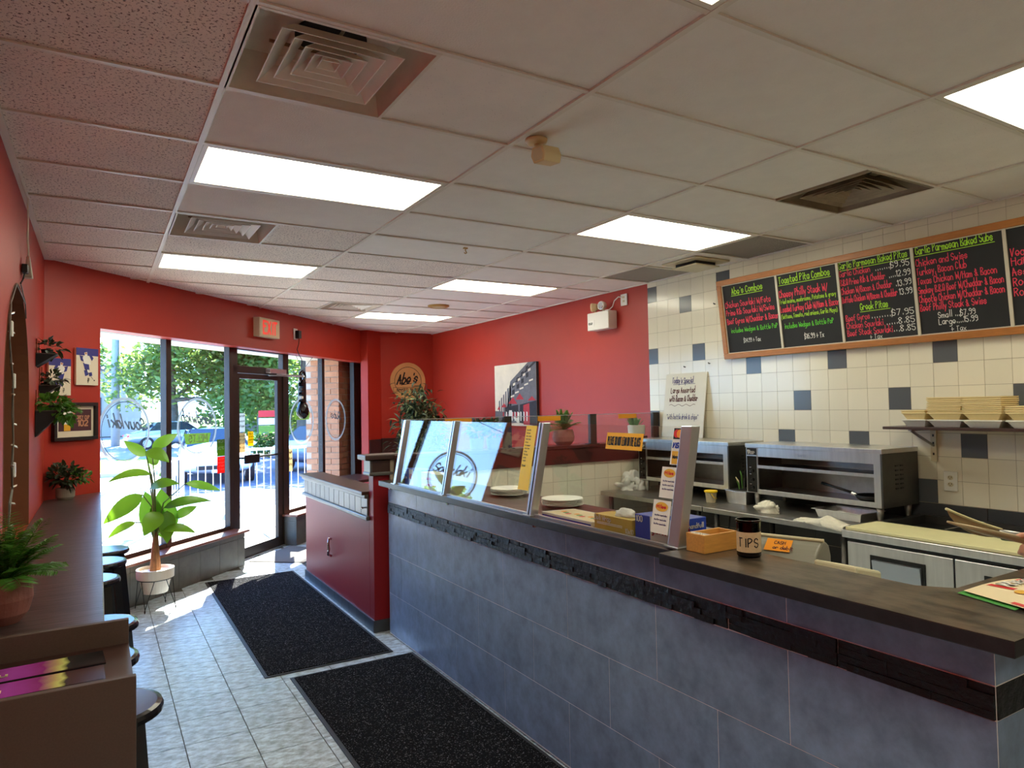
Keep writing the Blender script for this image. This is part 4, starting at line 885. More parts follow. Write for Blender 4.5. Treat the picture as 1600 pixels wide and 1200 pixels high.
# wall shelf and takeout trays
sh = thing('wall_shelf', 'dark brown wall shelf on a slotted bracket', 'shelf', (4.5, 1.8, 1.5))
q = MB(); q.box((4.36, 1.0, 1.504), (4.665, 2.615, 1.522)); q.build('board', 'dark_wood', sh, bevel=.003)
for y in (2.455, 1.35):
    q = MB(); q.box((4.655, y-.018, 1.29), (4.668, y+.018, 1.504)); b = q.build('bracket', 'cream_plastic', sh)
    q = MB(); q.tube([(4.40, y, 1.498), (4.66, y, 1.39)], .008, 6); q.box((4.39, y-.012, 1.494), (4.66, y+.012, 1.504)); q.build('brace', 'steel_dull', b)
    for z in (1.45, 1.40, 1.33): q = MB(); q.box((4.6535, y-.005, z), (4.656, y+.005, z+.015)); q.build('slot', 'black', b)
def tray_mesh(wx, wy, h):
    q = MB(); S = lambda a, b, z: [(-a, -b, z), (a, -b, z), (a, b, z), (-a, b, z)]
    A, Bq, C_, D_ = S(wx*.36, wy*.36, 0), S(wx*.47, wy*.47, h*.8), S(wx*.5, wy*.5, h*.84), S(wx*.5, wy*.5, h)
    q.quad(*A[::-1])
    for X_, Y_ in ((A, Bq), (Bq, C_), (C_, D_)):
        for i in range(4): q.quad(X_[i], X_[(i+1) % 4], Y_[(i+1) % 4], Y_[i])
    q.quad(*D_)
    for s in range(-3, 4):                                    # embossed ribs down the sides
        y = wy*.1*s; q.hexa([(-wx*.362, y-.003, .001), (-wx*.355, y-.003, .001), (-wx*.355, y+.003, .001), (-wx*.362, y+.003, .001), (-wx*.474, y*1.3-.003, h*.8), (-wx*.46, y*1.3-.003, h*.8), (-wx*.46, y*1.3+.003, h*.8), (-wx*.474, y*1.3+.003, h*.8)])
    return q
def trays(x, y, n, wx, wy, pitch, lab_b, lab, grp):
    b = tray_mesh(wx, wy, .045); o = b.build('takeout_tray', 'foam_shade'); o.location = (x, y, 1.5225); tag(o, lab_b, 'takeout tray', grp)
    m = tray_mesh(wx, wy, .045); c0 = m.build('takeout_tray', 'foam_cream'); tag(c0, lab % ('lowest cream' if n > 1 else 'only cream'), 'takeout tray', grp); c0.location = (x, y, 1.5225+.045)
    # the nested ones show as closed rims
    for k in range(1, n):
        c = c0.copy(); COL.objects.link(c); c['label'] = lab % ('topmost cream' if k == n-1 else ORD[k]+' cream'); c.location = (x+RND.uniform(-.003, .003), y+RND.uniform(-.003, .003), 1.5225+.045+pitch*k)
    return o
trays(4.50, 2.44, 2, .19, .15, .012, 'shade-whitened foam tray under the lowest, leftmost stack on the shelf', '%s foam tray of the short leftmost shelf stack, counted upwards', 'takeout trays, left stack')
trays(4.50, 2.25, 9, .21, .20, .0115, 'shade-whitened foam tray at the bottom of the second shelf stack', '%s foam tray of the tall second shelf stack, counted upwards', 'takeout trays, second stack')
trays(4.47, 2.03, 9, .21, .21, .0115, 'shade-whitened foam tray at the bottom of the third shelf stack', '%s foam tray of the tall third shelf stack, counted upwards', 'takeout trays, third stack')
trays(4.45, 1.79, 4, .20, .22, .0115, 'shade-whitened foam tray at the bottom of the shelf stack by the frame edge', '%s foam tray of the low right shelf stack, counted upwards', 'takeout trays, right stack')
# outlet, tiny screws, whiteboard
t = thing('wall_outlet', 'white double socket outlet on the tiled wall', 'outlet', (4.672, 2.36, 1.17))
q = MB(); q.box((4.664, 2.322, 1.105), (4.672, 2.405, 1.230)); q.build('cover_plate', 'white_plastic', t, bevel=.003)
for z in (1.147, 1.19):
    q = MB(); q.prism([Vector((4.6645, 2.3635+.017*math.cos(a), z+.017*math.sin(a)*.85)) for a in [2*PI*i/16 for i in range(16)]], (-.003, 0, 0)); s_ = q.build('socket', 'cream_plastic', t)
    q = MB(); q.box((4.660, 2.355, z), (4.6618, 2.3575, z+.008)); q.box((4.660, 2.3695, z), (4.6618, 2.372, z+.008)); q.box((4.660, 2.362, z-.009), (4.6618, 2.366, z-.005)); q.build('slot', 'black', s_)
for y, z in ((4.66, 2.03), (4.36, 2.045), (4.28, 2.565)):
    q = MB(); q.tube([(4.672, y, z), (4.655, y, z), (4.65, y, z+.008)], .005, 6); tag(q.build('wall_hook', 'steel_dark', loc=(4.672, y, z)), {4.66: 'dark screw hook on tiles above the whiteboard, left one', 4.36: 'dark screw hook on tiles above the whiteboard, right one', 4.28: 'dark screw hook on tiles beside the chalkboard corner'}[y], 'hook')
wbO = Vector((4.585, 4.905, 1.3835)); wu = Vector((.082, 0, .58)).normalized(); wd = Vector((0, -1, 0)); wn = wd.cross(wu).normalized()
wb = thing('whiteboard', 'handwritten white menu board leaning on the far oven', 'sign', wbO)
q = MB(); q.prism([wbO, wbO+wd*.515, wbO+wd*.515+wu*.595, wbO+wu*.595], -wn*.006); q.build('board', 'board_white', wb)
jobs = MB()
def wt(q, s, f, h, w, x0, **k): text_fit(q, s, wbO+wd*x0+wu*.595*f+wn*.001, wd, wu, h, w, jit=.06, **k)
wt(jobs, "Today's Special", .845, .05, .27, .09, pen=.13); jobs.quad(*[wbO+wd*a+wu*b+wn*.001 for a, b in ((.10, .49), (.38, .492), (.38, .496), (.10, .494))]); jobs.build('lettering', 'ink_blue', wb)
jobs = MB(); wt(jobs, 'Large Assorted', .69, .05, .31, .08, pen=.14); wt(jobs, 'with Bacon & Cheddar', .56, .05, .36, .07, pen=.14)
pts = [wbO+wd*(.07+.33*i/24)+wu*(.296+.008*math.sin(i*.9))+wn*.001 for i in range(25)]
for a, b in zip(pts, pts[1:]): jobs.quad(a-wu*.002, b-wu*.002, b+wu*.002, a+wu*.002)
jobs.build('lettering', 'ink_brown', wb)
jobs = MB(); wt(jobs, '"with bottle drink & chips"', .28, .042, .40, .05, pen=.11); jobs.build('lettering', 'ink_blue', wb)

# ================================================================== CHALKBOARD MENU
bo = Vector((4.655, 4.155, 2.068)); bu = Vector((-.078, 0, .668)).normalized(); bd = Vector((0, -1, 0)); bn = bd.cross(bu).normalized(); BH, BW = .672, 2.77
cb = thing('chalkboard_menu', 'long oak framed chalkboard menu with five panels, high on tiles', 'menu board', bo)
def bp(s, t, n=0.0): return bo+bd*s+bu*t+bn*n
def bbox(q, s0, s1, t0, t1, n0, n1): q.hexa([bp(s0, t0, n0), bp(s1, t0, n0), bp(s1, t1, n0), bp(s0, t1, n0), bp(s0, t0, n1), bp(s1, t0, n1), bp(s1, t1, n1), bp(s0, t1, n1)])
fw = .046
q = MB(); bbox(q, .01, BW-.01, .01, BH-.01, 0, .012); q.build('slate', 'slate_black', cb)
for a in ((0, BW, 0, fw), (0, BW, BH-fw, BH), (0, fw, fw, BH-fw), (BW-fw, BW, fw, BH-fw)):
    q = MB(); bbox(q, *a, 0.0, .030); q.build('frame_rail', 'oak', cb, bevel=.005)
for a in ((fw, BW-fw, fw, fw+.006), (fw, BW-fw, BH-fw-.006, BH-fw), (fw, fw+.006, fw+.006, BH-fw-.006)):
    q = MB(); bbox(q, *a, .012, .02); q.build('inner_bead', 'divider_white', cb)
PS = [fw+.006, .595, 1.118, 1.653, 2.191, BW-fw]
for s in PS[1:-1]:
    q = MB(); bbox(q, s-.010, s+.010, fw, BH-fw, .012, .022); q.build('divider', 'divider_white', cb, bevel=.002)
GR, LI, RD, WH = MB(), MB(), MB(), MB()
def line(q, p, s, frm, w, f, h, pen=.105):
    L = PS[p]+.012; W = PS[p+1]-PS[p]-.03; text_fit(q, s, bp(L+W*frm, (BH-fw)-(BH-2*fw)*f, .0125), bd, bu, h, W*w, pen=pen, jit=.05)
def under(q, p, a, b, f): L = PS[p]+.012; W = PS[p+1]-PS[p]-.03; t_ = (BH-fw)-(BH-2*fw)*f; q.quad(bp(L+W*a, t_, .0125), bp(L+W*b, t_, .0125), bp(L+W*b, t_+.004, .0125), bp(L+W*a, t_+.004, .0125))
line(GR, 0, "Abe's Combos", .16, .62, .15, .052); under(GR, 0, .14, .76, .175)
line(RD, 0, 'Chicken Souvlaki W/Feta', 0, .9, .335, .046); line(RD, 0, 'Prime Rib Souvlaki W/Swiss', 0, .96, .45, .046); line(RD, 0, 'Beef Gyros W/Cheddar & Bacon', 0, 1.02, .575, .046)
line(LI, 0, 'includes Wedges & Bottle PoP', .06, .92, .705, .036); line(WH, 0, '$14.99 + Tax', .3, .34, .86, .034)
line(GR, 1, 'Toasted Pita Combos', .02, .9, .13, .052); under(GR, 1, 0, .92, .155)
line(RD, 1, 'Cheesy Philly Steak W/', 0, .86, .315, .052); line(GR, 1, 'Fried onions, mushrooms, Potatoes & gravy', 0, .98, .40, .032); line(RD, 1, 'Loaded Turkey Club W/Ham & Bacon', 0, 1.02, .515, .046)
line(GR, 1, '(lettuce, Tomato, red onions, Garlic Mayo)', 0, .98, .60, .032); line(LI, 1, 'includes Wedges & Bottle PoP', .04, .86, .735, .036); line(WH, 1, '$16.99 + Tx', .38, .34, .90, .038)
line(GR, 2, 'Garlic Parmesan Baked Pitas', 0, .98, .09, .046); under(GR, 2, 0, 1.0, .115)
for f, s, w, pr, pa in ((.185, 'Garlic Chicken', .46, '.......$9.95', .52), (.295, 'B.B.Q Prime Rib & Cheddar', .66, '....12.99', .70), (.405, 'Chicken W/Bacon & Cheddar', .74, '.13.99', .78), (.51, 'Buffalo Chicken W/Bacon & Cheddar', .80, '13.99', .82)):
    line(RD, 2, s, 0, w, f, .042); line(WH, 2, pr, pa, 1.0-pa, f, .040)
line(GR, 2, 'Greek Pitas', .26, .4, .625, .046); under(GR, 2, .25, .68, .65)
for f, s, w, pr, pa in ((.74, 'Beef Gyros', .36, '........$7.95', .40), (.835, 'Chicken Souvlaki', .54, '.....8.85', .60), (.925, 'Beef Steak Souvlaki', .66, '...8.85', .69)):
    line(RD, 2, s, .03, w, f, .042); line(WH, 2, pr, pa, 1.0-pa, f, .040)
line(WH, 2, '+ Tax', .36, .18, .985, .030)
line(GR, 3, 'Garlic Parmesan Baked Subs', .02, .9, .09, .048); under(GR, 3, 0, .93, .115)
for f, s, w in ((.225, 'Chicken and Swiss', .62), (.325, 'Turkey, Bacon Club', .60), (.43, 'Texas Chicken W/Ham & Bacon', .92), (.535, 'Smokey B.B.Q Beef W/Cheddar & Bacon', .98), (.635, 'Chipotle Chicken W/Cheddar & Bacon', .98), (.73, 'Beef Philly Steak & Swiss', .78)): line(RD, 3, s, .01, w, f, .043)
line(WH, 3, 'Small ...$7.99', .22, .44, .825, .036); line(WH, 3, 'Large....15.99', .22, .46, .90, .036); line(WH, 3, '+ Tax', .36, .18, .985, .030)
line(GR, 4, 'C', .42, .07, .11, .052)
for f, s, w in ((.29, 'Veggie', .28), (.385, 'Ham', .2), (.49, 'Asso', .22), (.59, 'Roas', .22), (.69, 'Roas', .22)): line(RD, 4, s, .02, w, f, .046)
for q, m in ((GR, 'chalk_green'), (LI, 'chalk_lime'), (RD, 'chalk_red'), (WH, 'chalk_white')): q.build('lettering', m, cb)

# ================================================================== ON THE WORKTOPS
def stack(cx, cy, n, lab):
    q = MB(); q.lathe((0, 0, 0), [(.070, 0), (.078, .002), (.108, .012), (.112, .0125), (.110, .0145), (.080, .005), (.001, .004)], 32, True, False); o0 = None
    for k in range(n):
        if o0 is None: o0 = q.build('paper_plate', 'plate_white', smooth=False); o = o0
        else: o = o0.copy(); COL.objects.link(o)
        o.location = (cx+RND.uniform(-.003, .003), cy+RND.uniform(-.003, .003), 1.1585+.0062*k); o['label'] = lab.replace('white paper plate in', ('topmost' if k == n-1 else ORD[k]) + ' white paper plate, counted upwards, in'); o['category'] = 'plate'; o['group'] = 'stacked paper plates'
stack(2.13, 3.05, 6, 'white paper plate in the stack behind the third glass pane'); stack(2.14, 3.63, 6, 'white paper plate in the stack behind the yellow note')
def carton(name, a, b, mat, label, prints, cat='box'):
    t = thing(name, label, cat, ((a[0]+b[0])/2, (a[1]+b[1])/2, a[2])); q = MB(); q.box(a, b); q.build('carton', mat, t, bevel=.002)
    for nm, m, fn in prints:
        q = MB(); fn(q); q.build(nm, m, t)
    return t
LX, LZ = (0, -1, 0), (0, 0, 1)
x = 1.872
carton('glove_box', (x, 4.40, 1.1585), (1.99, 4.63, 1.27), 'blue_box', 'blue and white carton at the far end behind the glass', [('white_band', 'paper_white', lambda q: q.quad((x-.001, 4.55, 1.1585), (x-.001, 4.475, 1.1585), (x-.001, 4.475, 1.27), (x-.001, 4.55, 1.27))), ('lettering', 'red_print', lambda q: text(q, 'NO', (x-.002, 4.54, 1.205), LX, LZ, .03, pen=.25)), ('lettering', 'paper_white', lambda q: [text(q, s, (x-.002, 4.625, z), LX, LZ, .02, pen=.2) for s, z in (('100', 1.235), ('box', 1.20))])])
carton('napkin_pack', (x, 4.07, 1.1585), (1.97, 4.34, 1.265), 'paper_white', 'pale pink printed napkin pack next to the blue carton', [('pink_print', 'chalk_red', lambda q: [q.quad((x-.001, 4.32, z), (x-.001, 4.10, z+.01), (x-.001, 4.10, z+.025), (x-.001, 4.32, z+.015)) for z in (1.175, 1.215)])])
t = carton('wax_paper_box', (x, 2.19, 1.1585), (1.975, 2.44, 1.222), 'gold_box', 'gold wrap paper carton on the worktop behind glass', [('lettering', 'paper_white', lambda q: [text(q, 'Deli Wrap', (x-.002, 2.435, 1.198), LX, LZ, .02, pen=.2), text(q, '10x10', (x-.002, 2.23, 1.165), LX, LZ, .018, pen=.2)]), ('stripe', 'paper_white', lambda q: [q.quad((x-.0015, 2.42, z), (x-.0015, 2.25, z), (x-.0015, 2.25, z+.003), (x-.0015, 2.42, z+.003)) for z in (1.182, 1.188)])])
crumple((1.925, 2.29, 1.2225), (.035, .06, .025), 12, 'wrap_sheet', 'paper_white', 'crumpled white sheet poking out of the gold carton', 'paper', amp=.25)
t = thing('flyer_stack', 'stack of printed food flyers beside the third glass post', 'papers', (1.97, 2.65, 1.1585))
q = MB(); q.hexa([(1.872, 2.46, 1.1585), (2.05, 2.455, 1.1585), (2.05, 2.84, 1.1585), (1.872, 2.86, 1.1585), (1.872, 2.46, 1.178), (2.05, 2.455, 1.178), (2.05, 2.84, 1.178), (1.872, 2.86, 1.178)]); q.build('paper_edge', 'paper_white', t)
q = MB(); q.box((1.878, 2.47, 1.1782), (2.04, 2.83, 1.1790)); q.build('cover', 'paper_cream', t)
for k in range(9):
    q = MB(); y = 2.50+.036*k; disc(q, Vector((1.93+.012*(k % 3), y, 1.1794)), Vector((.03, 0, 0))/.03, Vector((0, 1, 0)), .016, 10); q.build('picture', ('red_print', 'green_print', 'orange_print')[k % 3], t)
q = MB(); q.quad((1.871, 2.855, 1.1595), (1.871, 2.465, 1.1595), (1.871, 2.465, 1.168), (1.871, 2.855, 1.168)); q.build('stripe', 'blue_box', t)
t = carton('glove_box', (1.876, 1.945, 1.1585), (2.04, 2.175, 1.252), 'blue_box', 'blue and white glove carton right behind the last post', [('white_panel', 'paper_white', lambda q: q.quad((1.875, 2.085, 1.1585), (1.875, 1.945, 1.1585), (1.875, 1.945, 1.252), (1.875, 2.085, 1.252))), ('lettering', 'red_print', lambda q: [text(q, 'gloves', (1.874, 2.075, 1.19), LX, LZ, .022, pen=.2), text(q, '5', (1.93, 1.944, 1.20), (1, 0, 0), LZ, .03, pen=.25)]), ('lettering', 'paper_white', lambda q: [text(q, '100', (1.874, 2.165, 1.225), LX, LZ, .022, pen=.2), text(q, 'handfull', (1.945, 1.944, 1.215), (1, 0, 0), LZ, .016, pen=.22)])])
q = MB(); q.poly([(1.92, 2.05, 1.2525), (1.99, 2.0, 1.2525), (1.97, 2.03, 1.285), (1.93, 2.08, 1.30)]); q.poly([(1.92, 2.05, 1.2525), (1.93, 2.08, 1.30), (1.90, 2.09, 1.275)]); q.build('glove_tip', 'paper_white', t)
# bamboo box of wrapped straws
t = thing('bamboo_box', 'open bamboo box of white napkins beside the tips jar', 'box', (1.91, 1.79, 1.1675)); x0, x1, y0, y1, z0, z1 = 1.822, 1.99, 1.748, 1.836, 1.1675, 1.232
for nm, a, b in (('front_wall', (x0, y0, z0), (x1, y0+.008, z1)), ('back_wall', (x0, y1-.008, z0), (x1, y1, z1)), ('end_wall', (x0, y0+.008, z0), (x0+.008, y1-.008, z1)), ('end_wall', (x1-.008, y0+.008, z0), (x1, y1-.008, z1)), ('bottom', (x0+.008, y0+.008, z0), (x1-.008, y1-.008, z0+.006))):
    q = MB(); q.box(a, b); q.build(nm, 'bamboo', t, bevel=.0015)
for k in range(9):
    q = MB(); y = y0+.014+.0075*k; q.hexa([(x0+.012, y, z0+.007), (x0+.09, y, z0+.007), (x0+.09, y+.004, z0+.007), (x0+.012, y+.004, z0+.007), (x0+.014, y, z1-.004+.004*(k % 3)), (x0+.085, y, z1-.012), (x0+.085, y+.004, z1-.012), (x0+.014, y+.004, z1-.004+.004*(k % 3))])
    tag(q.build('napkin', 'paper_white', loc=(x0+.05, y, z0+.007)), '%s folded white napkin from the front of the bamboo box' % (['first']+ORD[1:])[k], 'napkin', 'napkins in the bamboo box')
t = thing('tips_jar', 'dark glass tips jar with a patterned kraft label', 'jar', (1.928, 1.645, 1.1675)); c = (1.928, 1.645, 1.1675)
q = MB(); q.lathe(c, [(.036, 0), (.040, .004), (.040, .118), (.043, .122), (.043, .126), (.0385, .126), (.0375, .008), (.001, .006)], 32, True, False); q.build('glass', 'smoke_glass', t, smooth=False)
q = MB(); q.lathe((c[0], c[1], c[2]+.018), [(.0406, 0), (.0406, .068)], 40, False, False); q.build('label_band', 'label_kraft', t, smooth=True)
q = MB(); q.lathe((c[0], c[1], c[2]+.001), [(.037, 0), (.0403, .004), (.0403, .016)], 32, True, True); q.build('base', 'black_gloss', t)
q = MB(); a0 = math.atan2(-c[1], -c[0]); k = .03/5; xx = -.86
for ch in 'TIPS':
    gl = G[ch]; mxx = max(int(s[i]) for s in gl.split() for i in range(0, len(s)-1, 2))
    for s in gl.split():
        P = [(int(s[i]), int(s[i+1])) for i in range(0, len(s)-1, 2)]
        for (xa, ya), (xb_, yb_) in zip(P, P[1:]):
            pp = []
            for X_, Y_ in ((xa, ya), (xb_, yb_)):
                an = a0 + xx + X_*k*.78/.0412; pp.append((an, c[2]+.036+(Y_-3)*k))
            dA, dZ = pp[1][0]-pp[0][0], pp[1][1]-pp[0][1]; L = math.hypot(dA*.0412, dZ); na, nz_ = -dZ/L*.0021/.0412, dA*.0412/L*.0021
            w_ = lambda an, z: (c[0]+math.cos(an)*.0413, c[1]+math.sin(an)*.0413, z)
            q.quad(w_(pp[0][0]-na, pp[0][1]-nz_), w_(pp[1][0]-na, pp[1][1]-nz_), w_(pp[1][0]+na, pp[1][1]+nz_), w_(pp[0][0]+na, pp[0][1]+nz_))
    xx += (mxx+1.5)*k*.78/.0412
q.build('lettering', 'ink_black', t)
# cash register behind the bar top
t = thing('cash_register', 'gray rounded card terminal cover behind the bar top', 'register', (2.2, 1.6, .95))
ax = Vector((.08, -.23, 0)).normalized(); sd = Vector((-ax.y, ax.x, 0)); o_ = Vector((2.085, 1.76, 1.01))
prof = [(-.07, 0), (.12, 0), (.12, .13)] + [(.12-.19*i/10, .13+.062*math.sin(PI*(.12+.88*i/10)/1.05)) for i in range(1, 10)] + [(-.07, .13)]
q = MB(); q.prism([o_ - sd*(-a) + Vector((0, 0, b)) for a, b in prof], ax*.24); cv = q.build('cover', 'register_gray', t, bevel=.008)
q = MB(); q.tube([o_+sd*.02+Vector((0, 0, .196))-ax*.005, o_+sd*.02+Vector((0, 0, .196))+ax*.245], .006, 8); q.build('ridge', 'register_beige', t)
q = MB(); b_ = o_+ax*.06-sd*.0575+Vector((0, 0, .158)); q.quad(b_, b_+ax*.09, b_+ax*.09+Vector((0, 0, .034))+sd*.046, b_+Vector((0, 0, .034))+sd*.046); lb_ = q.build('sticker', 'sticker_orange', t)
q = MB(); [text(q, s, b_+ax*.03+(sd*.046+Vector((0, 0, .034)))*z+Vector((0, 0, .001)), ax, (sd*.046+Vector((0, 0, .034))).normalized(), .014, pen=.2) for s, z in (('CASH', .55), ('or debit', .15))]; q.build('lettering', 'ink_brown', lb_)
q = MB(); q.box((2.015, 1.30, .93), (2.40, 1.80, 1.009)); q.build('drawer_base', 'register_gray', t, bevel=.006)
q = MB(); q.prism([Vector((2.06, 1.49, 1.01)), Vector((2.20, 1.49, 1.01)), Vector((2.20, 1.49, 1.135)), Vector((2.06, 1.49, 1.168))], (.02, -.14, -.004)); q.build('printer', 'register_beige', t, bevel=.008)
# flyers fanned at the bar end
def flyer(pts, z, mat, label):
    t = thing('flyer', label, 'flyer', (pts[0][0], pts[0][1], 1.1675)); n = 6; A, Bq, Cq, Dq = [Vector(p) for p in pts]; vs = []
    for i in range(n+1):
        for e0, e1 in ((A, Bq), (Dq, Cq)):
            p = e0.lerp(e1, i/n); vs.append((p.x, p.y, z+.006*math.sin(PI*i/n)+p.z))
    q = MB(); q.add(vs, [(2*i, 2*i+2, 2*i+3, 2*i+1) for i in range(n)]); q.build('sheet', mat, t)
    return t, lambda a, b: (A.lerp(Bq, a)).lerp(Dq.lerp(Cq, a), b) + Vector((0, 0, z+.006*math.sin(PI*a)+.0012))
f1, _ = flyer([(2.005, 1.01, 0), (2.235, .985, 0), (2.22, .84, 0), (1.955, .85, 0)], 1.169, 'green_print', 'green backed flyer lowest at the bar end')
f2, fp_ = flyer([(2.02, 1.0, .003), (2.26, .97, .008), (2.235, .80, .008), (1.965, .825, .003)], 1.172, 'paper_cream', 'red and tan food flyer on top at the bar end')
q = MB(); q.quad(fp_(.34, .05), fp_(.98, .05), fp_(.98, .40), fp_(.40, .42)); q.quad(fp_(.02, .72), fp_(.98, .72), fp_(.98, .98), fp_(.02, .98)); q.build('print', 'red_print', f2)
for k in range(5):
    q = MB(); c_ = fp_(.40+.12*k, .56+.05*(k % 2)); q.poly([c_+Vector((.022*math.cos(a), .017*math.sin(a), .0004)) for a in [2*PI*i/12 for i in range(12)]]); q.build('picture', ('gold_print', 'canvas_dark', 'gold_print', 'ink_brown', 'green_print')[k], f2)
q = MB(); dxf = (fp_(.9, .2)-fp_(.3, .2)).normalized(); upf = (fp_(.5, 0)-fp_(.5, 1)).normalized(); text(q, 'NEW', fp_(.46, .30)+Vector((0, 0, .002)), dxf, upf, .032, pen=.28); text(q, 'TASTE', fp_(.66, .30)+Vector((0, 0, .002)), dxf, upf, .024, pen=.28); q.build('lettering', 'paper_white', f2)
# ================================================================== PLANTS
def bush(parent, c, r, n, ll, lw, mat, seed, name='foliage', up=.4):
    rr = random.Random(seed); q = MB(); c = Vector(c)
    for _ in range(n):
        d = Vector((rr.gauss(0, 1), rr.gauss(0, 1), rr.gauss(0, 1))).normalized(); k = rr.random()**.45
        p = c + Vector((d.x*r[0], d.y*r[1], d.z*r[2]))*k; o = (d + Vector((rr.gauss(0, .5), rr.gauss(0, .5), rr.gauss(0, .4)+up))).normalized()
        q.blade(p, p+o*ll*rr.uniform(.6, 1.2), lw*rr.uniform(.7, 1.2), Vector((rr.gauss(0, .4), rr.gauss(0, .4), 1)), rr.uniform(-.05, .15), 3, .2, .15)
    return q.build(name, mat, parent, kind='stuff')
def pot(t, c, prof, mat, soil_z, soil_r, name='pot'):
    q = MB(); q.lathe(c, prof, 28); q.build(name, mat, t, smooth=False)
    if soil_r: q = MB(); q.lathe((c[0], c[1], c[2]+soil_z), [(soil_r, 0), (soil_r*.6, .006), (.002, .008)], 20, True, True); q.build('soil', 'soil', t)
def fern(t, c, n, L, mat, seed, rise=.9, lw=.05, lim=None):
    rr = random.Random(seed); c = Vector(c); n = int(n*1.8)
    for k in range(n):
        a = 2*PI*(k+rr.uniform(-.3, .3))/n; e = rr.uniform(.25, 1.25)*rise; LL = L*rr.uniform(.6, 1.1); h = Vector((math.cos(a), math.sin(a), 0)); q = MB(); pts = []
        for i in range(11):
            s = i/10; p = c + h*(LL*s*math.cos(e*1.2)*(1-.1*s)) + Vector((0, 0, LL*(s*math.sin(e*1.2) - .42*s*s*(1.1-e*.6)))); 
            if lim and p.x < lim: p.x = lim + (lim-p.x)*.25
            pts.append(p)
        q.tube(pts, [.0025*(1-.7*i/10) for i in range(11)], 4)
        for i in range(1, 21):
            s = i/20; j = min(9, int(s*10)); p = pts[j].lerp(pts[j+1], s*10-j) if j < 10 else pts[10]; tg_ = (pts[j+1]-pts[j]).normalized(); sd = tg_.cross(Vector((0, 0, 1))).normalized(); w = lw*math.sin(PI*(.12+.88*(1-s))**.8)+.006
            for sg in (1, -1): q.blade(p, p + (sd*sg*.9 + tg_*.5).normalized()*w - Vector((0, 0, w*.15)), w*.24, Vector((rr.gauss(0, .2), rr.gauss(0, .2), 1)), .05, 2, .1)
        q.build('frond', mat, t)
# tall floor plant in a white pot on a wire stand
pc = Vector((.425, 6.78, 0)); t = thing('potted_plant', 'tall broad leaved plant in white pot on black wire stand', 'plant', pc)
pot(t, pc, [(.098, .145), (.125, .27), (.148, .272), (.150, .35), (.138, .352), (.130, .325)], 'pot_plastic', .318, .132)
q = MB(); ringp = [pc+Vector((.134*math.cos(2*PI*i/24), .134*math.sin(2*PI*i/24), .262)) for i in range(25)]; q.tube(ringp, .0035, 5); q.build('stand_ring', 'black', t)
for k in range(4):
    a = PI/4+PI/2*k+.25; q = MB(); foot = pc+Vector((.175*math.cos(a), .175*math.sin(a), .006))
    q.tube([pc+Vector((.134*math.cos(a-.42), .134*math.sin(a-.42), .262)), foot+Vector((-.004*math.sin(a), .004*math.cos(a), .012)), foot, foot+Vector((.004*math.sin(a), -.004*math.cos(a), .012)), pc+Vector((.134*math.cos(a+.42), .134*math.sin(a+.42), .262))], .0035, 5); q.build('stand_leg', 'black', t)
q = MB(); rr = random.Random(5)
for k in range(9):
    a = 2*PI*k/9; q.tube([pc+Vector((.03*math.cos(a), .03*math.sin(a), .32)), pc+Vector((.018*math.cos(a), .018*math.sin(a), .52)), pc+Vector((.012*math.cos(a)+.005, .012*math.sin(a), .66))], [.017, .013, .006], 6)
q.build('trunk', 'stem_brown', t, smooth=True)
# (base x,z) (tip x,z) width droop depth-offset at base and tip, facing
LV = [((.359, 1.322), (.189, 1.465), .085, -.05, .02, .05, .3), ((.402, 1.378), (.612, 1.510), .085, .05, .04, .10, .2), ((.35, 1.365), (.525, 1.270), .125, .10, -.03, -.12, .6), ((.397, 1.164), (.065, 1.125), .075, .16, -.02, -.06, .5), ((.384, 1.05), (.604, 1.080), .105, .12, -.05, -.12, .55),
      ((.667, 1.062), (.962, .979), .075, .05, .02, .05, .35), ((.488, .864), (.868, .905), .085, .13, -.02, -.06, .45), ((.325, .997), (.034, .790), .125, .03, -.04, -.10, .35), ((.455, .840), (.330, .668), .135, .06, -.06, -.17, .5), ((.273, .765), (.067, .660), .065, .13, -.04, -.08, .5),
      ((.432, .640), (.352, 1.015), .17, .02, .05, .09, 0), ((.500, .590), (.475, 1.03), .20, .02, .06, .09, 0), ((.577, .758), (.770, .842), .075, .06, .07, .12, .3), ((.479, .675), (.742, .632), .08, .17, -.04, -.07, .5), ((.520, .835), (.512, .566), .115, .03, .0, -.05, .1), ((.372, 1.262), (.46, 1.30), .10, .05, .05, .08, .3)]
for k, (b, e, w, dr_, db, de, fa) in enumerate(LV):
    B = Vector((b[0], 6.78+db, b[1])); E = Vector((e[0], 6.78+de, e[1])); upv = Vector((0, -1, fa*2.2)).normalized() if fa else Vector((.15, -1, .05))
    q = MB(); q.blade(B, E, w*1.2, upv, dr_, 10, .16, .02, .75); lf = q.build('leaf', 'leaf_big', t, smooth=True)
    root = pc+Vector((.012*math.cos(k), .012*math.sin(k), .60)); mid = root.lerp(B, .55); mid.x = root.x+(B.x-root.x)*.25
    q = MB(); q.tube([root, Vector((mid.x, mid.y, min(mid.z+.05, B.z+.06) if B.z > .75 else root.z+.08)), B], [.0075, .006, .004], 5); q.build('stem', 'stem', lf, smooth=True)
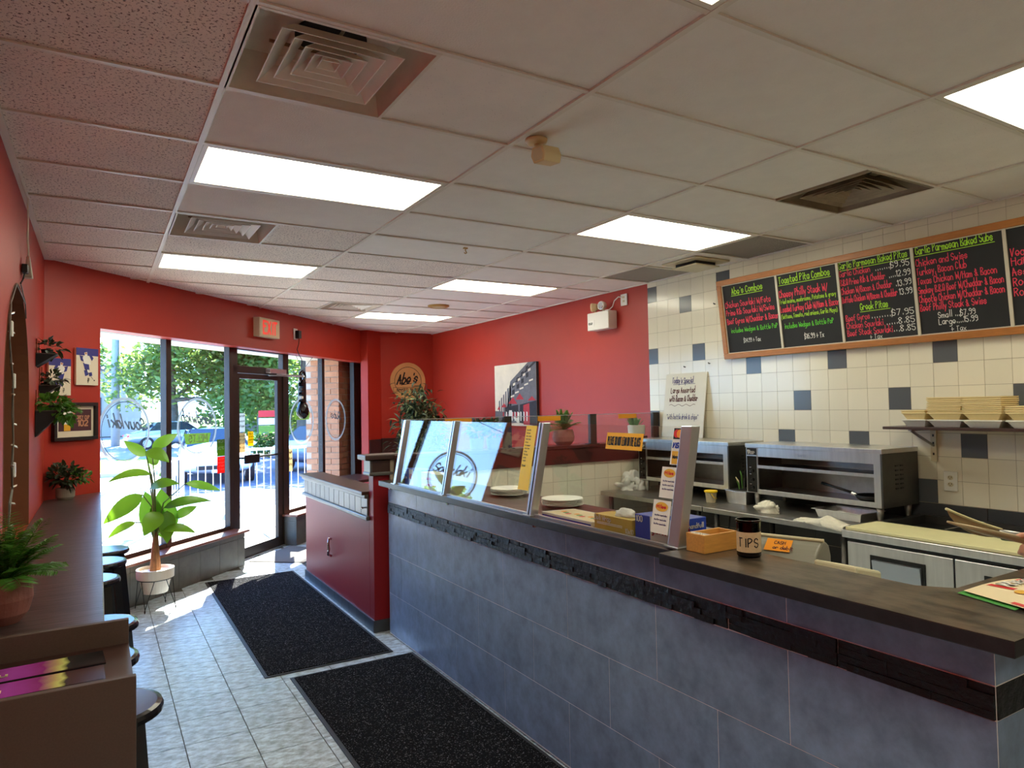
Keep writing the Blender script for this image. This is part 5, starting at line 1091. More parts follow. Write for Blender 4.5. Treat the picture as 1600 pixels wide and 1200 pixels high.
# ferns and small pots
c = Vector((-.262, 2.70, 1.0505)); t = thing('potted_fern', 'large green fern in a ribbed pinkish pot, near end of the bar', 'plant', c)
pot(t, c, [(.052, 0), (.074, .03), (.086, .075), (.083, .115), (.072, .14), (.066, .138), (.066, .12)], 'pot_terracotta', .118, .066); fern(t, c+Vector((.01, 0, .12)), 24, .25, 'leaf_fern', 8, 1.0, .055, lim=-.34)
c = Vector((-.215, 6.28, 1.0505)); t = thing('potted_plant', 'small bushy plant in gray concrete pot, far end of the bar', 'plant', c)
pot(t, c, [(.048, 0), (.062, .02), (.064, .085), (.055, .088)], 'pot_gray', .075, .055); bush(t, c+Vector((.0, 0, .18)), (.115, .12, .085), 260, .055, .028, 'leaf_dark', 4); bush(t, c+Vector((.09, -.02, .165)), (.07, .07, .05), 60, .05, .026, 'leaf_fern', 6)
c = Vector((3.60, 5.12, 1.3372)); t = thing('potted_fern', 'small fern in a purple brown pot on the half wall ledge', 'plant', c)
pot(t, c, [(.062, 0), (.092, .035), (.100, .075), (.092, .115), (.083, .14), (.076, .138)], 'pot_terracotta', .125, .076); fern(t, c+Vector((0, 0, .12)), 16, .23, 'leaf_fern', 21, 1.2, .06)
c = Vector((4.47, 5.13, 1.3372)); t = thing('potted_succulent', 'succulent in a dimpled cream pot on a dark block', 'plant', c)
q = MB(); q.box((c.x-.085, c.y-.06, c.z), (c.x+.085, c.y+.06, c.z+.05)); q.build('plinth', 'band_board', t, bevel=.003)
pot(t, c+Vector((0, 0, .05)), [(.06, 0), (.08, .02), (.084, .10), (.076, .104)], 'pot_white', .09, .076)
q = MB(); rr = random.Random(9)
for k in range(26):
    a = rr.uniform(0, 2*PI); p = c+Vector((.04*math.cos(a)-.02, .04*math.sin(a), .145)); q.blade(p, p+Vector((.05*math.cos(a), .05*math.sin(a), rr.uniform(.05, .11))), .022, Vector((-math.cos(a), -math.sin(a), .5)), .05, 4, .25)
q.build('leaf_rosette', 'leaf_succ', t)
for k, (x, lab) in enumerate(((2.72, 'low trailing plant on the ledge behind the second pane'), (2.88, 'low trailing plant on the ledge left of the street canvas'))):
    c = Vector((x, 5.13, 1.3372)); t = thing('potted_plant', lab, 'plant', c); pot(t, c, [(.05, 0), (.06, .09), (.052, .094)], 'pot_gray', .08, .05); bush(t, c+Vector((0, 0, .17)), (.10, .07, .075), 120, .06, .03, 'leaf_dark', 30+k)
# big airy bamboo-like plant in the corner
c = Vector((3.72, 8.75, 0)); t = thing('bushy_plant', 'big bushy narrow leaved plant below the round wooden sign', 'plant', c)
pot(t, c, [(.14, 0), (.19, .34), (.17, .345)], 'pot_gray', .31, .17)
q = MB(); rr = random.Random(14); TW = []
for k in range(16):
    a = rr.uniform(0, 2*PI); r_ = rr.uniform(.10, .42); h = rr.uniform(1.35, 2.12)-r_*.5; e = c+Vector((r_*math.cos(a), r_*math.sin(a), h)); m = c+Vector((r_*.35*math.cos(a), r_*.35*math.sin(a), h*.62)); q.tube([c+Vector((.04*math.cos(a), .04*math.sin(a), .32)), m, e], [.008, .006, .003], 5); TW.append((m, e))
q.build('cane', 'stem', t, kind='stuff')
for mt, n_, sd_ in (('leaf_dark', 2600, 40), ('leaf_pale', 800, 41)):
    q = MB(); rr = random.Random(sd_)
    for _ in range(n_):
        m, e = rr.choice(TW); p = m.lerp(e, rr.uniform(.1, 1.0)) + Vector((rr.gauss(0, .085), rr.gauss(0, .085), rr.gauss(0, .06))); d = Vector((rr.gauss(0, 1), rr.gauss(0, 1), rr.gauss(.25, .7))).normalized(); q.blade(p, p+d*rr.uniform(.10, .19), .030, Vector((rr.gauss(0, .3), rr.gauss(0, .3), 1)), rr.uniform(0, .15), 3, .15, .2)
    q.build('foliage', mt, t, kind='stuff')
# wedge planters on the left wall
def wedge(y, z, d, h, wy, lab, lab_p, nn, seed, rod, mat):
    t = thing('wall_planter', lab, 'planter', (XL, y, z)); x = XL+.001
    q = MB(); q.prism([Vector((x, y, z)), Vector((x+d, y, z)), Vector((x, y, z-h))], (0, wy, 0)); q.build('wedge', 'slate_black', t, bevel=.003)
    q = MB(); q.box((x, y-.004, z), (x+d+.004, y+wy+.004, z+.006)); q.build('shelf_plate', 'steel_dark', t)
    q = MB(); q.tube([(x+.006, y+.01, z), (x+.006, y+.01, z+rod)], .004, 6); q.build('hanger_rod', 'copper', t); q = MB(); q.tube([(x+.006, y+wy-.01, z), (x+.006, y+wy-.01, z+rod)], .004, 6); q.build('hanger_rod', 'copper', t)
    p = thing('trailing_plant', lab_p, 'plant', (x+d*.5, y+wy*.5, z+.0065)); q = MB(); q.lathe((x+d*.5, y+wy*.5, z+.0065), [(.03, 0), (.036, .03), (.03, .032)], 14); q.build('pot', 'slate_black', p)
    bush(p, (x+d*.62, y+wy*.45, z+.05), (d*.62, wy*.55, .05), nn, .055, .032, mat, seed, up=.05)
    if nn > 90: bush(p, (x+d*1.05, y+wy*.3, z+.0), (d*.45, wy*.4, .07), 90, .06, .036, mat, seed+1, up=-.3)
wedge(5.50, 2.10, .115, .085, .2, 'topmost black wedge planter high on the left wall', 'small leafy plant in the topmost wedge planter', 40, 51, .10, 'leaf_dark'); wedge(5.78, 1.90, .12, .09, .2, 'middle black wedge planter mostly hidden behind leaves', 'dark leafy plant in the middle wedge planter', 70, 52, .14, 'leaf_dark'); wedge(5.46, 1.72, .155, .17, .22, 'largest and lowest black wedge planter on the left wall', 'trailing leafy plant in the lowest wedge planter', 150, 53, .14, 'leaf_fern')

# ================================================================== WALL DECOR
def fq(q, pts, v): q.poly([F(a, v, b) for a, b in pts])
def photo(u0, u1, z0, z1, label, seed, flip):
    t = thing('hockey_photo', label, 'picture', F((u0+u1)/2, 0, z0)); w, h = u1-u0, z1-z0; rr = random.Random(seed)
    q = MB(); q.fbox(u0, u1, -.022, -.002, z0, z1); q.build('block', 'ice', t, bevel=.002)
    P = lambda a, b: (u0+w*(a if not flip else 1-a), z0+h*b)
    q = MB(); fq(q, [P(0, .80), P(1, .80), P(1, 1), P(0, 1)], -.0226); fq(q, [P(.30, .66), P(.42, .80), P(.36, .86), P(.22, .74)], -.0228); fq(q, [P(.62, .62), P(.80, .66), P(.86, .80), P(.70, .78)], -.0228); fq(q, [P(.40, .40), P(.62, .42), P(.70, .60), P(.44, .60)], -.0228); fq(q, [P(.46, .28), P(.60, .24), P(.66, .40), P(.46, .42)], -.0228); fq(q, [P(.28, .26), P(.42, .24), P(.44, .34), P(.30, .36)], -.0228); q.build('print_blue', 'navy', t)
    q = MB(); fq(q, [P(.34, .56), P(.64, .58), P(.72, .74), P(.58, .82), P(.40, .78)], -.0230); fq(q, [P(.50, .80), P(.62, .80), P(.64, .88), P(.52, .90)], -.0230); fq(q, [P(.42, .34), P(.50, .34), P(.52, .42), P(.42, .42)], -.0231); q.build('print_white', 'paper_white', t)
    q = MB(); fq(q, [P(.52, .84), P(.61, .83), P(.62, .88), P(.54, .89)], -.0232); q.build('print_skin', 'skin_print', t)
    q = MB()
    for k in range(3): text(q, ('Jm', 'eM', '17')[k], F(u0+w*(.62 if not flip else .50), -.0234, z0+h*(.17-.05*k)), FD, (0, 0, 1), h*.04, pen=.2)
    q.tube([F(*P(.62, .46)[:1], -.0232, P(.62, .46)[1]), F(P(.24, .16)[0], -.0232, P(.24, .16)[1])], .0015, 4); fq(q, [P(.16, .12), P(.22, .12), P(.22, .15), P(.16, .15)], -.0232); q.build('signature', 'ink_black', t)
photo(-.487, -.289, 1.845, 2.132, 'signed hockey photo block, lower left of the pair', 1, False); photo(-.240, -.024, 1.930, 2.230, 'signed hockey photo block, higher one beside the window', 2, True)
t = thing('framed_photo', 'black framed photo of a jersey with number 28', 'picture', F(-.24, 0, 1.488)); u0, u1, z0, z1 = -.448, -.034, 1.488, 1.790
for a in ((u0, u1, z1-.028, z1), (u0, u1, z0, z0+.028), (u0, u0+.028, z0+.028, z1-.028), (u1-.028, u1, z0+.028, z1-.028)):
    q = MB(); q.fbox(a[0], a[1], -.035, -.001, a[2], a[3]); q.build('frame_rail', 'black', t, bevel=.003)
q = MB(); q.fbox(u0+.028, u1-.028, -.012, -.002, z0+.028, z1-.028); q.build('mount', 'ice', t)
q = MB(); fq(q, [(u0+.055, z0+.075), (u1-.05, z0+.075), (u1-.05, z1-.055), (u0+.055, z1-.055)], -.0126); q.build('print_ground', 'maroon', t)
q = MB(); fq(q, [(u0+.105, z0+.13), (u0+.165, z0+.13), (u0+.17, z0+.20), (u0+.19, z0+.215), (u0+.18, z0+.235), (u0+.09, z0+.235), (u0+.08, z0+.215), (u0+.10, z0+.20)], -.0130); q.build('jersey', 'paper_white', t)
q = MB(); fq(q, [(u0+.105, z0+.078), (u0+.165, z0+.078), (u0+.165, z0+.13), (u0+.105, z0+.13)], -.0130); q.build('shorts', 'gold_print', t)
q = MB(); fq(q, [(u0+.12, z0+.235), (u0+.15, z0+.235), (u0+.152, z0+.262), (u0+.118, z0+.262)], -.0131); fq(q, [(u0+.18, z0+.222), (u0+.20, z0+.205), (u0+.21, z0+.215), (u0+.185, z0+.238)], -.0131); q.build('print_skin', 'skin_print', t)
q = MB(); text(q, '28', F(u0+.112, -.0134, z0+.17), FD, (0, 0, 1), .035, pen=.22); q.build('number', 'ink_black', t)
q = MB(); text_fit(q, '102', F(u0+.235, -.0130, z0+.115), FD, (0, 0, 1), .045, .105, pen=.26); text_fit(q, 'GREY CUP', F(u0+.225, -.0130, z0+.17), FD, (0, 0, 1), .026, .125, pen=.22); q.build('lettering', 'skin_print', t)
# exit sign, adapter, hanging sign
t = thing('exit_sign', 'cream exit sign with red letters above the glass door', 'sign', F(2.37, 0, 2.54))
q = MB(); q.fbox(2.165, 2.575, -.085, -.001, 2.545, 2.765); q.build('housing', 'cream_plastic', t, bevel=.006)
q = MB(); q.fbox(2.185, 2.555, -.0875, -.0845, 2.562, 2.748); q.build('face_plate', 'paper_cream', t)
q = MB(); text_fit(q, 'EXIT', F(2.235, -.0885, 2.585), FD, (0, 0, 1), .14, .30, pen=.2); q.build('lettering', 'exit_red', t)
t = thing('power_adapter', 'black plug adapter on a white outlet above the window', 'adapter', F(3.07, 0, 2.6))
q = MB(); q.fbox(3.01, 3.10, -.012, -.001, 2.585, 2.725); q.build('outlet_plate', 'white_plastic', t, bevel=.003); q = MB(); q.fbox(3.04, 3.105, -.065, -.012, 2.60, 2.70); q.build('plug', 'black', t, bevel=.005)
q = MB(); q.tube([F(3.07, -.05, 2.60), F(3.075, -.04, 2.53), F(3.05, -.03, 2.46), F(3.09, -.03, 2.40), F(3.16, -.03, 2.34), F(3.24, .02, 2.25)], .005, 6); q.build('cord', 'black', t)
t = thing('hanging_sign', 'black vertical lamp sign hanging on wires in the window', 'sign', F(3.40, .08, 1.70))
hx, hv = 3.36, .08
q = MB(); q.tube([F(3.12, .03, 2.40), F(hx, hv, 2.20)], .003, 5); q.tube([F(3.66, .10, 2.405), F(hx, hv, 2.20)], .003, 5); q.build('wire', 'black', t)
def hp(a, z): return F(hx+a, hv, z)
q = MB(); q.tube([hp(.055*math.cos(2*PI*i/20), 2.13+.062*math.sin(2*PI*i/20)) for i in range(21)], .022, 8); q.build('letter_ring', 'black_gloss', t, smooth=True)
for z, h, m in ((2.005, .05, 'black_gloss'), (1.94, .045, 'steel_dark'), (1.885, .04, 'black_gloss'), (1.84, .035, 'white_plastic'), (1.80, .03, 'black_gloss')):
    q = MB(); q.fbox(hx-.055, hx+.035, hv-.025, hv+.025, z, z+h); q.build('letter_block', m, t, bevel=.004)
q = MB(); q.fbox(hx-.02, hx+.05, hv-.03, hv+.03, 1.66, 2.07); q.build('spine', 'black', t, bevel=.01)
q = MB(); q.lathe(F(hx, hv, 1.58), [(.03, 0), (.075, .05), (.085, .10), (.065, .17), (.03, .22)], 20); b = q.build('bulb_end', 'black_gloss', t, smooth=True)
q = MB(); q.lathe(F(hx+.02, hv-.055, 1.63), [(.01, 0), (.028, .03), (.022, .07), (.006, .10)], 12); q.build('flame_mark', 'skin_print', b)
# round wooden sign
t = thing('round_sign', 'round pale wooden shop sign on the far red wall', 'sign', (4.235, 10.29, 2.12)); c = Vector((4.235, 10.285, 2.12)); ax, ay = Vector((1, 0, 0)), Vector((0, 0, 1))
q = MB(); q.prism([c+ax*.298*math.cos(2*PI*i/56)+ay*.298*math.sin(2*PI*i/56) for i in range(56)], (0, .014, 0)); q.build('disc', 'sign_wood', t)
L = MB(); nY = Vector((0, -.0012, 0)); ring(L, c+nY, ax, ay, .222, .230, 56, math.radians(-28), math.radians(208))
ring(L, c+nY, ax, ay, .222, .230, 24, math.radians(222), math.radians(318))
for a, b in (((-.25, -.10), (.25, -.095)), ((-.25, -.165), (.25, -.16)), ((-.25, -.165), (-.245, -.095)), ((.245, -.165), (.25, -.095))): L.quad(*[c+nY+ax*x+ay*y for x, y in ((a[0], a[1]), (b[0], a[1]), (b[0], b[1]), (a[0], b[1]))]) if abs(a[0]-b[0]) < .01 else L.quad(*[c+nY+ax*x+ay*y for x, y in ((a[0], a[1]), (b[0], a[1]), (b[0], a[1]+.005), (a[0], a[1]+.005))])
text_fit(L, "Abe's", c+nY*1.2+ax*-.19+ay*-.05, (ax+ay*.12).normalized(), (ay+ax*.30).normalized(), .155, .36, pen=.15); L.quad(*[c+nY+ax*x+ay*y for x, y in ((-.12, -.062), (.15, -.028), (.15, -.020), (-.12, -.050))])
text_fit(L, 'BAKED SUBS', c+nY*1.2+ax*-.19+ay*-.148, ax, ay, .034, .38, pen=.26); L.build('lettering', 'ink_black', t)
# street canvas
t = thing('street_canvas', 'canvas print of a street with red awnings on red wall', 'picture', (4.66, 7.67, 1.45)); Y0, Y1, Zb, Zt = 8.19, 7.15, 1.44, 2.245
q = MB(); q.box((4.636, Y1, Zb), (4.673, Y0, Zt)); q.build('canvas', 'canvas_cream', t)
q = MB(); q.box((4.637, Y1-.0015, Zb+.001), (4.672, Y1, Zt-.001)); q.build('wrapped_edge', 'canvas_dark', t)
def cp(a, b, n=0): return Vector((4.6355-.0004*n, Y0+(Y1-Y0)*a, Zb+(Zt-Zb)*b))
def cps(pts, mat, nm, n): q = MB(); [q.poly([cp(a, b, n) for a, b in p]) for p in pts]; q.build(nm, mat, t)
rr = random.Random(17)
cps([[(.30, .30), (1, .10), (1, 1), (.82, 1), (.40, .72)]], 'canvas_gray', 'print_facade', 1)
cps([[(.10+.055*k, .22), (.135+.055*k, .22), (.135+.055*k, .42+.05*k), (.10+.055*k, .40+.05*k)] for k in range(6)] + [[(0, .0), (.55, .05), (.35, .22), (0, .24)]], 'canvas_gray', 'print_far', 1)
cps([[(.44+.11*k, .50+.085*k+.11*j), (.50+.11*k, .52+.085*k+.11*j), (.50+.11*k, .59+.085*k+.11*j), (.44+.11*k, .57+.085*k+.11*j)] for k in range(4) for j in range(2)] + [[(.30, .56), (1.0, .985), (1.0, 1.0), (.95, 1.0)], [(.60, .05), (1, 0), (1, .40), (.62, .34)], [(.25, .20), (.58, .12), (.58, .34), (.25, .30)]], 'canvas_dark', 'print_dark', 2)
cps([[(.40+.11*k+.02*j, .455+.06*k), (.49+.11*k, .475+.06*k), (.49+.11*k, .50+.06*k), (.40+.11*k, .48+.06*k)] for k in range(5) for j in range(1)] + [[(.46+.12*k, .64+.07*k), (.52+.12*k, .66+.07*k), (.52+.12*k, .70+.07*k), (.46+.12*k, .68+.07*k)] for k in range(4)], 'canvas_cream', 'print_light', 3)
cps([[(.16, .30), (.30, .30), (.235, .37)], [(.34, .36), (.56, .35), (.46, .46)], [(.52, .42), (.72, .42), (.62, .52)], [(.70, .02), (.84, .02), (.84, .36), (.70, .33)], [(.06, .26), (.14, .26), (.10, .32)], [(.80, .40), (.99, .40), (.90, .47)]] + [[(.2+.08*k, .13), (.23+.08*k, .13), (.23+.08*k, .22), (.2+.08*k, .22)] for k in range(5)], 'canvas_red', 'print_red', 4)
cps([[(.28+.07*k, .08), (.30+.07*k, .08), (.305+.07*k, .22), (.28+.07*k, .23)] for k in range(8)] + [[(.36, .13), (.43, .12), (.43, .25), (.36, .25)]], 'paper_white', 'print_people', 5)
# emergency light
t = thing('emergency_light', 'white twin head emergency light high on the red wall', 'emergency light', (4.67, 5.81, 2.49))
q = MB(); q.box((4.555, 5.625, 2.492), (4.673, 5.985, 2.682)); q.build('battery_box', 'white_plastic', t, bevel=.008)
q = MB(); q.box((4.552, 5.86, 2.53), (4.5555, 5.965, 2.60)); lb_ = q.build('label_plate', 'paper_white', t); q = MB(); text(q, 'READY', (4.5515, 5.955, 2.555), (0, -1, 0), (0, 0, 1), .02, pen=.25); q.build('lettering', 'ink_black', lb_)
for y, az, m in ((5.90, -.75, 'camera_tan'), (5.76, -1.2, 'white_plastic')):
    q = MB(); q.tube([(4.61, y, 2.68), (4.60, y, 2.71)], .012, 8); hd = q.build('stalk', 'cream_plastic', t); d = Vector((math.sin(az), -.35*math.cos(az) if m == 'white_plastic' else .9, -.05)).normalized(); p = Vector((4.60, y, 2.745))
    q = MB(); q.tube([p-d*.035, p-d*.02, p+d*.03, p+d*.042], [.022, .036, .048, .044], 20); q.build('lamp_head', m, hd, smooth=False); q = MB(); q.tube([p+d*.041, p+d*.046], [.038, .030], 20); q.build('lens', 'chrome', hd)
q = MB(); q.box((4.662, 5.45, 2.715), (4.673, 5.55, 2.835)); op = q.build('outlet_plate', 'white_plastic', t, bevel=.003)
for z in (2.75, 2.79): q = MB(); q.box((4.659, 5.485, z), (4.6625, 5.515, z+.022)); q.build('socket', 'cream_plastic', op)
q = MB(); q.tube([(4.655, 5.51, 2.80), (4.63, 5.545, 2.81), (4.62, 5.60, 2.775), (4.62, 5.63, 2.72), (4.60, 5.66, 2.69), (4.59, 5.72, 2.69)], .006, 6); q.build('cord', 'white_plastic', t)
# string lights over the arch, extension lead
t = thing('string_lights', 'string of small clear lights hanging in front of the arch', 'string lights', (XL, 4.0, 1.7)); sx = XL+.006
SP = [(4.40, 2.39), (4.62, 2.315), (4.72, 2.24), (4.62, 2.31), (4.2, 2.35), (3.90, 2.22), (3.87, 2.16), (3.84, 2.05), (3.93, 1.95), (3.99, 1.86), (4.0, 1.70), (4.02, 1.58), (3.98, 1.46), (3.99, 1.36), (3.90, 1.30), (3.84, 1.22), (3.85, 1.12), (3.80, 1.07)]
q = MB(); q.tube([(sx+.004*(i % 2), y, z) for i, (y, z) in enumerate(SP)], .0035, 5); q.tube([(sx+.006, y-.012, z-.01) for y, z in SP[5:]], .003, 5); q.build('wire', 'wire_green', t)
for k, (y, z, dy, dz) in enumerate([(3.87, 2.16, .07, .02), (3.86, 2.08, .09, -.0), (3.93, 1.94, -.08, -.01), (4.0, 1.80, -.07, -.01), (4.02, 1.66, .03, -.01), (4.0, 1.56, .10, -.02), (3.98, 1.46, -.09, .01), (3.99, 1.36, .09, .005), (3.90, 1.30, .10, -.02), (3.86, 1.20, .12, -.01)]):
    q = MB(); q.tube([(sx, y, z), (sx+.012, y+dy*.6, z+dz*.6), (sx+.014, y+dy, z+dz)], [.004, .005, .002], 6); q.build('bulb', 'bulb', t)
for y, z in ((3.88, 2.095), (4.0, 1.86), (4.02, 1.44), (3.88, 1.13)):
    q = MB(); q.box((sx, y-.02, z-.035), (sx+.014, y+.02, z+.035)); q.build('cord_tag', 'white_plastic', t, bevel=.004)
t = thing('extension_cord', 'white extension cord dangling from the ceiling by the arch', 'cord', (XL+.03, 4.55, 2.45))
q = MB(); q.tube([(XL+.02, 4.10, 2.885), (XL+.024, 4.33, 2.872), (XL+.03, 4.47, 2.86), (XL+.03, 4.49, 2.75), (XL+.028, 4.50, 2.65), (XL+.03, 4.53, 2.56)], .005, 6); q.build('cable', 'cord_white', t)
q = MB(); q.hexa([(XL+.008, 4.53, 2.44), (XL+.05, 4.51, 2.44), (XL+.05, 4.57, 2.44), (XL+.008, 4.58, 2.44), (XL+.02, 4.53, 2.56), (XL+.036, 4.52, 2.56), (XL+.036, 4.54, 2.56), (XL+.02, 4.55, 2.56)]); q.build('socket_block', 'cord_white', t, bevel=.006)
q = MB(); q.box((XL+.006, 4.44, 2.455), (XL+.034, 4.51, 2.50)); q.build('plug', 'black', t, bevel=.004); q = MB(); q.tube([(XL+.02, 4.46, 2.457), (XL+.014, 4.42, 2.41), (XL+.008, 4.38, 2.385)], .004, 6); q.build('plug_cord', 'black', t)

# ================================================================== WINDOW DECALS AND NOTICES (on the outside of the glass, read from the street)
vd = .2045; MD = -FD                     # reading direction from outside
def decal(u, z, r, label, word, ws, badge=None, wz=.0, bz=0, wu_=0):
    t = thing('window_decal', label, 'decal', F(u, vd, z)); q = MB(); ring(q, F(u, vd, z), FD, Vector((0, 0, 1)), r-.026, r, 56); q.build('ring', 'decal_gray', t)
    q = MB(); ring(q, F(u, vd, z), FD, Vector((0, 0, 1)), r-.044, r-.036, 56); q.build('inner_ring', 'decal_dark', t)
    if word:
        q = MB(); w = r*ws; text_fit(q, word, F(u+w/2+wu_, vd, z+wz), (MD+Vector((0, 0, .10))).normalized(), Vector((MD.x*.3, MD.y*.3, 1)).normalized(), .11, w, pen=.16); q.build('lettering', 'decal_dark', t)
    if badge:
        q = MB(); a = .21; q.poly([F(u-a, vd, z+bz+.055), F(u+a, vd, z+bz+.05), F(u+a-.03, vd, z+bz-.055), F(u-a+.03, vd, z+bz-.055)]); bd_ = q.build('badge', 'vinyl_green', t)
        q = MB(); text_fit(q, badge, F(u+.15, vd-.0012, z+bz-.035), MD, (0, 0, 1), .07, .30, pen=.22); q.build('lettering', 'decal_pale', bd_)
    return t
decal(.505, 1.535, .305, 'round line decal with mirrored script on the first window', 'Souvlaki', 1.45, wu_=.03)
decal(1.485, 1.535, .308, 'round decal with mirrored script over a green badge', 'Sandwich', 1.65, 'MELTS', .02, -.115)
decal(3.555, 1.545, .305, 'round decal with a green badge behind the hanging sign', None, 1, 'BAKED', .0, .075)
decal(4.50, 1.545, .305, 'round thin decal on the last window beside the bricks', 'Subs', 1.0)
def notice(u0, u1, z0, z1, mat, label, lines, ink='ink_black', name='door_notice'):
    t = thing(name, label, 'notice', F((u0+u1)/2, vd, z0)); q = MB(); q.fbox(u0, u1, vd, vd+.001, z0, z1); q.build('sheet', mat, t); q = MB(); w, h = u1-u0, z1-z0
    for i, s in enumerate(lines): text_fit(q, s, F(u0+w*.9, vd-.001, z1-h*(.2+.8*i/max(1, len(lines)))), MD, (0, 0, 1), h*.35/max(1, len(lines)), w*.8, pen=.2)
    if lines: q.build('lettering', ink, t)
notice(1.795, 1.93, 1.205, 1.39, 'vinyl_green', 'green sticker above the red one in the second window', ['NOW', 'OPEN'], 'decal_pale'); notice(1.80, 1.93, 1.02, 1.203, 'vinyl_red', 'red sticker under the green one in the second window', ['NOTICE', 'hours', 'daily', 'call'], 'decal_pale')
notice(2.175, 2.30, 1.455, 1.67, 'sheet_white', 'white paper notice at the top left of the door glass', ['Hiring', 'now', 'apply']); notice(2.18, 2.30, 1.22, 1.445, 'sheet_tan', 'tan paper notice under the white one on door glass', ['Hours', '11-9', '11-9', '12-8']); notice(2.355, 2.465, 1.285, 1.455, 'sheet_yellow', 'small yellow notice in the middle of the door glass', ['Push', 'care', 'step', 'down'])
notice(3.185, 3.31, .905, 1.195, 'sheet_cream', 'cream paper notice low on the window right of door', ['Menu', 'subs', 'pitas'])

# ================================================================== DINING AREA BEHIND THE HALF WALL
t = thing('dining_table', 'small dark square table behind the entry half wall', 'table', (3.05, 9.25, 0))
q = MB(); q.cbox((3.05, 9.25, .745), (.68, .68, .035), .5); q.build('top', 'dark_wood', t, bevel=.004); q = MB(); q.tube([(3.05, 9.25, .03), (3.05, 9.25, .73)], .035, 12); q.build('pedestal', 'black', t)
for k in range(4):
    a = .5+PI/2*k; q = MB(); q.tube([(3.05, 9.25, .045), (3.05+.28*math.cos(a), 9.25+.28*math.sin(a), .018)], [.03, .018], 8); q.build('foot', 'black', t)
# ================================================================== OUTSIDE
def ground(name, mat, poly, z, depth=.1):
    q = MB(); q.prism([Vector((x, y, z-depth)) for x, y in poly], (0, 0, depth)); return q.build(name, mat, kind='structure')
fp2 = lambda u, v: (F(u, v, 0).x, F(u, v, 0).y)
sw = ground('sidewalk', 'grout_light', [fp2(-7, .24), fp2(9, .24), (fp2(9, .24)[0], 16.0), (5.5, 13.05), (-6.0, 13.05)], -.045)
for i in range(-8, 7):                                    # paving bays of the entrance landing
    for j in range(4):
        x0, y0 = 1.12*i, 13.02-1.55*j-1.55
        pl_ = clipped_poly([(x0+.006, y0+.006), (x0+1.114, y0+.006), (x0+1.114, y0+1.544), (x0+.006, y0+1.544)], lambda p: fv(p)-.245)
        if len(pl_) > 2 and fv((x0, y0+1.55)) > .26: q = MB(); q.prism([Vector((x, y, -.045)) for x, y in pl_], (0, 0, .025)); q.build('paving_bay', 'concrete', sw)
ground('asphalt_lot', 'asphalt', [(.9, 13.05), (5.5, 13.05), (14, 17), (40, 17), (40, 30), (2.2, 30)], -.15)
ground('pavement', 'concrete', [(-45, 13.05), (.9, 13.05), (1.55, 23.2), (-45, 23.2)], -.145)
ground('lawn_strip', 'lawn', [(-45, 23.2), (1.6, 23.2), (2.1, 31), (-45, 31)], -.12)
ground('road', 'road', [(-120, 31), (2.1, 31), (2.2, 30), (90, 30), (120, 62), (-120, 62)], -.16)
ground('lawn_far', 'lawn', [(-140, 62), (140, 62), (190, 260), (-190, 260)], -.10)
ground('verge', 'lawn', [(4.5, 41), (40, 41), (40, 46), (5.5, 46)], -.14)
q = MB(); q.box((-45, 23.0, -.15), (1.56, 23.2, -.03)); q.build('kerb', 'concrete', kind='structure')
# soffit over the shop windows, brick pier
q = MB(); q.fbox(-1.0, 9.0, .24, .90, 2.46, 2.75); so = q.build('roof_soffit', 'soffit', kind='structure')
for k in range(5): q = MB(); q.fbox(-1.0, 9.0, .27+.125*k, .385+.125*k, 2.452, 2.46); q.build('plank', 'soffit', so)
pier = group_struct('wall_pier', F(5.2, .4, 0)); q = MB(); q.fbox(4.835, 5.6, .335, .88, -.05, 2.46); q.build('mortar_core', 'mortar', pier)
for r in range(28):
    z = -.02+.0885*r; o_ = .11 if r % 2 else 0
    us = [4.82]+[4.82+.225*k+(.1125 if r % 2 else .225) for k in range(3)]
    for a, b in zip(us, us[1:]):
        q = MB(); q.fbox(a+(.004 if a > 4.83 else 0), b-.004, .322, .345, z, z+.078); q.build('brick', 'brick_tan', pier)
    vs_ = [.345+(.0 if r % 2 else .115)] + [.345+.225*k+(.225 if r % 2 else .34) for k in range(2)]
    for a, b in zip([.345]+vs_[1:] if r % 2 else [.345]+vs_, vs_[1:] if r % 2 else vs_):
        q = MB(); q.fbox(4.82, 4.84, a+.002, min(b, .88)-.006, z, z+.078); q.build('brick', 'brick_tan', pier)
# railing
t = thing('metal_railing', 'white metal railing around the entrance landing', 'railing', (1.2, 12.9, -.02))
Cn = Vector((1.22, 12.92, 0)); Nr = Vector((-.03, 9.80, 0)); Rt = Vector((5.3, 12.92, 0))
def bay(A, B, ha, hb, n, posts, nm):
    d = B-A
    q = MB(); q.tube([A+Vector((0, 0, ha)), B+Vector((0, 0, hb))], .024, 8); q.build('top_rail', 'rail_white', t, smooth=True); q = MB(); q.tube([A+Vector((0, 0, .10)), B+Vector((0, 0, .10))], .018, 8); q.build('bottom_rail', 'rail_white', t, smooth=True)
    for i in range(1, n):
        p = A+d*(i/n); h = ha+(hb-ha)*i/n; q = MB(); q.tube([p+Vector((0, 0, .10)), p+Vector((0, 0, h))], .008, 6); q.build('baluster', 'rail_white', t)
    for f in posts:
        p = A+d*f; h = ha+(hb-ha)*f; q = MB(); q.cbox((p.x, p.y, h/2-.01), (.055, .055, h+.02)); q.build('post', 'rail_white', t); q = MB(); q.cbox((p.x, p.y, -.012), (.13, .13, .012)); q.build('base_plate', 'rail_white', t)
bay(Cn, Rt, 1.0, 1.03, 34, (0.0, .18, .62, 1.0), 'a'); bay(Nr, Cn, .66, .94, 26, (.30, .0), 'b')
